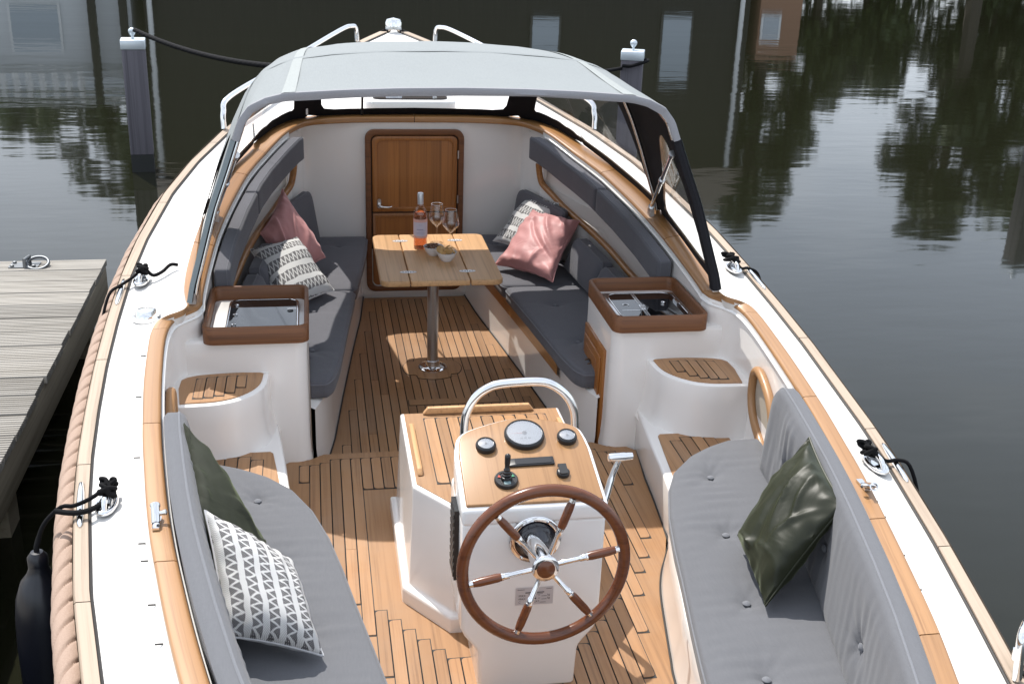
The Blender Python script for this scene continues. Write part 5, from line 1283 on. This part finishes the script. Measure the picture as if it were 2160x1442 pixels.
# ------------------------------------------------------------------ mooring lines and knots
def knot(name, lab, c, s, lead, r=.0068, n=56, seed=0, size=(.026, .042, .026)):
    g = np.random.default_rng(seed); pts = []
    for i in range(n):
        t = i/n; a = t*2*PI*6.0
        pts.append((c[0]+size[0]*math.cos(a)*(.6+.4*math.sin(2.3*a)), c[1]+size[1]*math.sin(a*.7+1)*.8, c[2]+.012+size[2]*(.5+.5*math.sin(a*1.3+2))+.02*t))
    pts += [tuple(q) for q in lead]
    P = cat(pts, 4)
    o = mk(name, *tube_geo(P, r, 8), ROPE_K, None, True); return tag(o, lab, 'rope', 'black mooring lines made fast on the gunwales')
zc = lambda Y: at(TOE, Y, 2)
knot('mooring_line', 'black line knotted on the cleat nearest the jetty, leading down to the fender', (-1.252, 3.21, zc(3.2)+.02), -1, [(-1.29, 3.20, zc(3.2)+.035), (-1.345, 3.17, zc(3.2)+.022), (-1.385, 3.18, zc(3.2)+.014), (-1.43, 3.17, .505), (-1.452, 3.16, .465), (-1.46, 3.145, .43), (-1.462, 3.14, .40)], seed=1)
o = mk('mooring_line', *tube_geo(cat([(-1.26, 3.16, zc(3.2)+.03), (-1.30, 3.135, zc(3.2)+.022), (-1.345, 3.135, zc(3.1)+.020), (-1.40, 3.16, zc(3.1)+.015)], 6), .0085, 8), ROPE_K, None, True); tag(o, 'short black loop lying over the gunwale beside the fender line', 'rope', 'black mooring lines made fast on the gunwales')
knot('mooring_line', 'black line on the forward cleat on the jetty side with a loose end pointing inboard', (-1.367, 4.99, zc(4.97)+.022), -1, [(-1.40, 4.97, zc(4.97)+.03), (-1.45, 4.90, zc(4.9)+.018), (-1.485, 4.85, zc(4.85)+.01), (-1.505, 4.80, .60), (-1.52, 4.74, .52)], seed=2, size=(.024, .036, .022))
o = mk('mooring_line', *tube_geo(cat([(-1.35, 4.99, zc(4.97)+.05), (-1.32, 4.975, zc(4.97)+.03), (-1.285, 5.01, zc(4.97)+.035), (-1.255, 5.06, zc(4.97)+.05), (-1.225, 5.075, zc(4.97)+.045)], 6), .008, 8), ROPE_K, None, True); tag(o, 'loose black rope end sticking inboard over the white side deck', 'rope', 'black mooring lines made fast on the gunwales')
knot('mooring_line', 'black line coiled on the forward cleat on the open water side', (1.365, 5.0, zc(4.97)+.022), 1, [(1.40, 4.95, zc(4.95)+.02), (1.44, 4.96, zc(4.95)+.014), (1.49, 4.95, zc(4.95)-.01), (1.52, 4.94, .55)], seed=3, size=(.036, .045, .02))
knot('mooring_line', 'black line knotted on the after cleat on the open water side', (1.235, 3.22, zc(3.2)+.02), 1, [(1.29, 3.20, zc(3.2)+.02), (1.34, 3.20, zc(3.2)+.018), (1.375, 3.18, zc(3.2)+.005), (1.40, 3.14, .44), (1.41, 3.12, .30)], seed=4)
# fender hanging over the side
fe = thing('fender', 'black inflatable fender hanging between the hull and the jetty', 'fender', (-1.555, 3.15, -.2))
lathe_part('body', [(0, -.30), (.025, -.295), (.05, -.27), (.074, -.22), (.084, -.15), (.086, 0), (.083, .10), (.075, .17), (.057, .225), (.038, .25), (.030, .27), (.028, .295), (.0, .30)], (-1.468, 3.14, .09), (0.02, 0, 1), FENDER, fe, 36)
lathe_part('eye', [(.030, 0), (.030, .025), (.018, .042), (0, .044)], (-1.462, 3.14, .375), (0, 0, 1), FENDER, fe, 18)
mk('lanyard', *tube_geo(cat([(-1.462, 3.14, .41), (-1.462, 3.145, .43), (-1.455, 3.16, .455)], 5), .0085, 8), ROPE_K, fe, True)

# ------------------------------------------------------------------ water
WZL = -0.4
rows = [(-300, -40), (300, -40), (300, 300), (-300, 300)]
o = mk('canal_water', [(-260, -30, WZL), (260, -30, WZL), (260, 39.0, WZL), (-260, 39.0, WZL)], [(0, 1, 2, 3)], WATER); tag(o, 'dark still canal water with rippled reflections', 'water', kind='structure')
BANKM = mat('bank_grass', (.045, .06, .02), .95); setc(BANKM, mixc(BANKM, noise(BANKM, .6, 4), (.03, .045, .015), (.08, .085, .035)))
b = MB(); b.box(-260, 260, 38.9, 320, -1.2, -.05); o = b.build('far_bank', BANKM); tag(o, 'grassy far bank of the canal', 'bank', kind='structure')
b = MB(); b.box(-260, 260, -90, -29.9, -1.2, .2); o = b.build('near_bank', BANKM); tag(o, 'grassy near bank behind the camera', 'bank', kind='structure')

# ------------------------------------------------------------------ jetty
WOODJ = teak('weathered_plank', (.45, .425, .385), (.17, .15, .12), 'X', .85, vary=.2, grain=.8)
f_ = noise(WOODJ, 4, 5, .6); bs = bsdf(WOODJ)
WOODB = teak('wet_beam', (.36, .31, .23), (.20, .165, .115), 'Y', .8, vary=.1, grain=.4)
jt = thing('jetty', 'weathered grey wooden jetty of grooved planks beside the boat', 'jetty', (-3.0, 4.0, -.4))
JX0, JX1, JY1, JZ = -6.5, -1.885, 7.07, .10
pitch = .205; k = 0; y = JY1; g = np.random.default_rng(4)
while y > 1.4:
    y0 = y-pitch+.011; ridge = []
    ng = 9; gw = (y-y0)/ng
    prof = []
    for i in range(ng):
        a = y0+i*gw; prof += [(a+.002, JZ-.007), (a+.005, JZ), (a+gw-.005, JZ), (a+gw-.002, JZ-.007)]
    x1 = JX1+g.uniform(-.006, .008)-.006*(y-4); dzj = g.uniform(-.002, .003)
    rows = [[(x, yy, zz+dzj+.0015*math.sin(3*x+k)) for yy, zz in prof] for x in (JX0, -4, -3, -2.4, x1)]
    v = np.concatenate([np.array(r) for r in rows]); m_ = len(prof); f = grid_faces(5, m_)
    n0 = len(v); v = np.vstack([v, [(x1, y0, JZ-.035), (x1, y, JZ-.035), (x1, y0+.002, JZ-.007), (x1, y-.002, JZ-.007), (JX0, y0, JZ-.035), (JX0, y, JZ-.035)]])
    f.append((n0, n0+1)+tuple(4*m_+i for i in range(m_-1, -1, -1))); f.append((n0+4, n0, 4*m_, 0)); f.append((n0+1, n0+5, m_-1, 5*m_-1))
    mk('plank', v, f, WOODJ, jt); y -= pitch; k += 1
b = MB(); b.box(JX1-.07, JX1-.012, 1.2, JY1-.03, JZ-.24, JZ-.040); bevel(b.build('side_beam', WOODB, jt), .006, 2)
b = MB(); b.box(JX0, JX1-.08, JY1-.12, JY1-.05, JZ-.24, JZ-.040); b.build('end_beam', WOODB, jt)
b = MB(); b.box(JX1-.078, JX1-.070, 1.2, JY1-.05, JZ-.05, JZ-.038); b.build('beam_strip', WOODB, jt)
for Y in (6.75, 4.7, 2.6):
    b = MB(); b.box(JX1-.24, JX1-.08, Y-.08, Y+.08, -1.6, JZ-.04); b.build('pile', WOODB, jt)
# mooring ring
STEELG = mat('galvanised', (.16, .17, .18), .45, .8)
rg = mk('ring_plate', *prism_geo(rrect(-2.44, -2.27, 6.92, 7.03, .008), JZ, JZ+.006), STEELG, jt)
ring = [(-2.275+.062*math.cos(a)*1.0, 6.955+.062*math.sin(a)*.9, JZ+.020+.022*math.sin(a)) for a in np.linspace(0, 2*PI, 36, endpoint=False)]
mk('mooring_ring', *tube_geo(ring, .0095, 10, closed=True), STEELG, jt, True)
mk('ring_staple', *tube_geo([(-2.345, 6.93, JZ), (-2.345, 6.93, JZ+.05), (-2.33, 7.0, JZ+.05), (-2.33, 7.0, JZ)], .011, 8), STEELG, jt, True)
for x, y in ((-2.42, 6.94), (-2.42, 7.01), (-2.295, 6.935)): lathe_part('bolt', [(.012, 0), (.012, .010), (0, .013)], (x, y, JZ+.006), (0, 0, 1), STEELG, jt, 6)

# ------------------------------------------------------------------ mooring posts
POSTM = teak('post_wood', (.125, .118, .135), (.075, .07, .082), 'Z', .8, vary=.1, grain=.4)
CAPM = mat('post_cap', (.62, .68, .72), .35, .4); POSTD = mat('post_wet', (.018, .02, .02), .4)
def post(x, y, rz, lab):
    t = thing('mooring_post', lab, 'post', (x, y, WZL), 'square mooring posts standing in the canal'); t.rotation_euler = (0, 0, rz)
    def loc(o): o.matrix_parent_inverse = Matrix.Identity(4); return o
    H = 1.27
    b = MB(); b.box(-.108, .108, -.108, .108, .17, H-.06); o = loc(bevel(b.build('shaft', POSTM, t), .008, 2))
    b = MB(); b.box(-.107, .107, -.107, .107, -1.0, .17); loc(b.build('wet_foot', POSTD, t))
    b = MB(); b.box(-.114, .114, -.114, .114, H-.09, H); o = loc(bevel(b.build('metal_cap', CAPM, t), .008, 2))
    b = MB(); b.lathe([(.014, 0), (.012, .03), (.018, .035), (.032, .055), (.036, .072), (.030, .090), (.012, .102), (0, .104)], (0, 0, H), (0, 0, 1), 18); loc(b.build('finial', CAPM, t, True))
    return t
post(-2.285, 11.62, .10, 'tall grey mooring post with the thick black rope tied to its top'); post(2.56, 11.25, -.32, 'pale capped mooring post half hidden behind the spray hood')
post(7.56, 11.72, .12, 'mooring post at the right edge, seen mainly as a dark reflection')
def sag(a, b_, d, n=24):
    a, b_ = np.array(a), np.array(b_); return [a+(b_-a)*t+np.array([0, 0, -4*d*t*(1-t)]) for t in np.linspace(0, 1, n)]
def braid(pts, r, turns):
    P, T, A, B = frames(pts); L = np.r_[0, np.cumsum(np.linalg.norm(np.diff(P, axis=0), axis=1))]; th = np.linspace(0, 2*PI, 12, endpoint=False); rows = []
    for i in range(len(P)):
        rr = r*(.72+.36*np.abs(np.cos(1.5*(th-L[i]*turns)))); rows.append(P[i]+rr[:, None]*(np.cos(th)[:, None]*A[i]+np.sin(th)[:, None]*B[i]))
    return np.concatenate(rows), grid_faces(len(rows), 12, True)
o = mk('bow_line', *braid(sag((-2.25, 11.55, .96), (-.45, 8.05, 1.14), .10, 160), .022, 60), ROPE_K, None, True); tag(o, 'thick black braided rope from the tall post to the bow', 'rope', 'lines from the bow to the posts')
o = mk('bow_line', *braid(sag((2.44, 11.2, .70), (.50, 8.0, 1.16), .05, 160), .017, 60), ROPE_K, None, True); tag(o, 'thin black rope from the pale capped post to the bow', 'rope', 'lines from the bow to the posts')
o = mk('bow_line', *tube_geo(cat([(2.44, 11.16, .73), (2.50, 11.10, .735), (2.60, 11.11, .76), (2.70, 11.18, .78), (2.68, 11.30, .77), (2.55, 11.40, .75)], 5), .016, 8), ROPE_K, None, True); tag(o, 'turn of black rope round the pale capped post', 'rope', 'lines from the bow to the posts')

# ------------------------------------------------------------------ far bank: houses and trees (seen mirrored in the canal)
BRICKD = mat('dark_timber_wall', (.024, .022, .019), .8); setc(BRICKD, mixc(BRICKD, noise(BRICKD, 14, 3, stretch=(1, 1, .05)), (.016, .015, .013), (.034, .031, .027)))
ROOFD = mat('dark_tiles', (.05, .04, .035), .8); WHITEW = mat('white_render', (.62, .65, .68), .7); WHITEP = mat('white_paint', (.75, .77, .78), .5)
PANE = mat('window_pane', (.30, .36, .42), .08, spec=.9); BRICKB = mat('brown_brick', (.30, .17, .11), .85)
def house(name, lab, x0, x1, y0, y1, zw, zr, wallm, roofm, wins, group='houses on the far bank', frm=None):
    h = thing(name, lab, 'house', ((x0+x1)/2, (y0+y1)/2, -.05), group)
    b = MB(); b.box(x0, x1, y0, y1, -.1, zw); b.build('wall', wallm, h)
    if zr > zw:
        ym = (y0+y1)/2; e = .35; b = MB()
        b.add([(x0-e, y0-e, zw), (x1+e, y0-e, zw), (x1+e, ym, zr), (x0-e, ym, zr), (x0-e, y1+e, zw), (x1+e, y1+e, zw)], [(0, 1, 2, 3), (3, 2, 5, 4), (0, 3, 4), (1, 5, 2)]); b.build('roof', roofm, h)
    for (a, b_, z0, z1) in wins:
        q = MB(); q.box(a-.08, b_+.08, y0-.06, y0+.02, z0-.08, z1+.08); f = q.build('window', frm or WHITEP, h)
        q = MB(); q.box(a, b_, y0-.075, y0-.05, z0, z1); q.build('pane', PANE, f)
    return h
FRAMED = mat('dark_window_frame', (.06, .058, .055), .6)
hd_ = house('dark_house', 'long dark timber house across the canal with two pale windows', -6.1, 15.2, 41, 50, 6.6, 10.2, BRICKD, ROOFD, [(7.15, 8.1, 1.1, 2.35), (11.95, 13.0, .95, 3.3)], frm=FRAMED)
b = MB(); b.tube([(14.85, 40.85, -.05), (14.85, 40.85, 6.4)], .09, 10); b.tube([(-5.9, 40.85, -.05), (-5.9, 40.85, 6.4)], .09, 10); b.build('downpipe', WHITEP, hd_)
hw = house('white_house', 'white rendered house across the canal with a roof terrace balustrade', -19.5, -6.55, 41.2, 50, 3.15, 3.15, WHITEW, ROOFD, [(-10.4, -8.9, 1.0, 2.3), (-13.5, -12.2, 1.0, 2.3)])
b = MB(); b.box(-19.5, -6.55, 41.0, 41.3, 4.0, 4.12); b.box(-19.5, -6.55, 41.0, 41.3, 3.15, 3.25); b.build('balustrade_rail', WHITEP, hw); b = MB(); b.box(-18.5, -6.7, 42.6, 49, 3.1, 4.02); b.build('attic_wall', mat('attic_render', (.36, .40, .44), .8), hw)
x = -19.3
while x < -8.2:
    lathe_part('baluster', [(.10, 0), (.07, .1), (.14, .3), (.07, .6), (.10, .75)], (x, 41.15, 3.25), (0, 0, 1), WHITEP, hw, 8); x += .42
b = MB()
for xx in (-7.75, -6.75): b.box(xx-.12, xx+.12, 40.7, 40.95, -.05, 4.1)
b.build('dark_pillar', BRICKD, hw)
gb = house('brick_shed', 'brown brick shed beside the dark timber house across the canal', 15.6, 17.2, 41, 45, 2.4, 2.4, BRICKB, ROOFD, [(15.75, 16.35, .9, 1.7)])
LEAF = [mat('leaves_%s' % n, c, .6) for n, c in (('deep', (.030, .050, .014)), ('mid', (.045, .075, .020)), ('fresh', (.075, .105, .030)))]
BARK = mat('bark', (.06, .05, .04), .9)
def tree(x, y, h, rx, rz_, seed, lm, lab, name='leafy_tree', n=2600, base=.30):
    g = np.random.default_rng(seed); t = thing(name, lab, 'tree', (x, y, -.05), 'trees on the far bank')
    b = MB(); b.tube(cat([(x, y, -.1), (x+.1, y, h*.3), (x-.05, y+.1, h*.6), (x, y, h*.85)], 5), np.linspace(.03*h, .008*h, 16), 8)
    for i in range(7):
        a = g.uniform(0, 6.28); z0 = h*g.uniform(base, .65); rr = rx*g.uniform(.5, .9)
        b.tube([(x, y, z0), (x+rr*.5*math.cos(a), y+rr*.5*math.sin(a), z0+.12*h), (x+rr*math.cos(a), y+rr*math.sin(a), z0+.18*h)], [.012*h, .008*h, .003*h], 6)
    b.build('trunk', BARK, t)
    zc_ = h*(1+base)/2; hz_ = h*(1-base)/2
    cl = []
    for i in range(46):
        d = g.normal(size=3); d /= np.linalg.norm(d); k = g.uniform(.35, .95); cl.append((np.array([x+d[0]*rx*k, y+d[1]*rx*k, zc_+d[2]*hz_*k]), g.uniform(.16, .34)*rx))
    v = np.zeros((n*4, 3)); ci = g.integers(0, len(cl), n); sz = g.uniform(.13, .27, n)*max(.6, rx/3)
    for i in range(n):
        c_, r_ = cl[ci[i]]; d = g.normal(size=3); d /= np.linalg.norm(d); p = c_+d*r_*g.uniform(.5, 1.15)*np.array([1, 1, .8])
        a = g.normal(size=3); a /= np.linalg.norm(a); b2 = np.cross(a, g.normal(size=3)); b2 /= np.linalg.norm(b2)+1e-9
        v[i*4:i*4+4] = [p-a*sz[i], p-b2*sz[i]*.7, p+a*sz[i], p+b2*sz[i]*.7]
    o = mk('crown', v, [(4*i, 4*i+1, 4*i+2, 4*i+3) for i in range(n)], [LEAF[lm], LEAF[(lm+1) % 3]], t)
    o.data.polygons.foreach_set('material_index', (g.random(n) < .3).astype(int))
hg_ = thing('hedge', 'long dense dark hedge along the far bank right of the brick shed', 'hedge', (32, 47.5, -.05))
g = np.random.default_rng(61); n = 9000; v = np.zeros((n*4, 3))
for i in range(n):
    xx = g.uniform(17.4, 52); hh = 3.7+.7*math.sin(xx*.9)+.4*math.sin(xx*2.3+1); p = np.array([xx, 47.5+g.normal()*.5, hh*g.uniform(.02, 1)**.7]); a = g.normal(size=3); a /= np.linalg.norm(a); b2 = np.cross(a, g.normal(size=3)); b2 /= np.linalg.norm(b2); q = g.uniform(.12, .26)
    v[4*i:4*i+4] = [p-a*q, p-b2*q*.7, p+a*q, p+b2*q*.7]
mk('foliage', v, [(4*i, 4*i+1, 4*i+2, 4*i+3) for i in range(n)], LEAF[0], hg_)
for i, (x, y, h, rx, lm, lab) in enumerate((
    (-8.6, 53, 12.0, 3.0, 0, 'broad dark tree behind the white house, right of centre'), (-12.3, 52, 8.2, 2.4, 1, 'lower bushy tree behind the white house, left of the broad one'),
    (-5.0, 54, 13.0, 2.6, 1, 'tall tree between the white house and the dark timber house'), (17.4, 45, 11.6, 2.2, 0, 'tall dark tree just right of the brick shed'),
    (20.0, 46, 7.2, 1.9, 2, 'small fresh green tree right of the tall dark one'), (22.6, 47, 5.4, 2.4, 1, 'low round tree left of the large dark one'), (28.0, 46, 5.0, 2.6, 0, 'low bushy tree right of the large dark one'), (19.0, 50, 5.2, 2.2, 1, 'low bushy tree behind the small fresh green one'),
    (25.2, 43, 11.2, 2.7, 0, 'large dark tree among low bushy ones on the right'), (29.5, 43, 10.4, 2.8, 1, 'wide tree at the end of the far bank'),
    (34.5, 45, 12.0, 3.4, 0, 'big dark tree beyond the wide one at the end of the bank'), (11.0, 55, 12.5, 3.0, 1, 'tree crown rising behind the dark timber roof'))):
    tree(x, y, h, rx, h, 100+i, lm, lab, base=.10 if h < 8 else .20, n=7000)
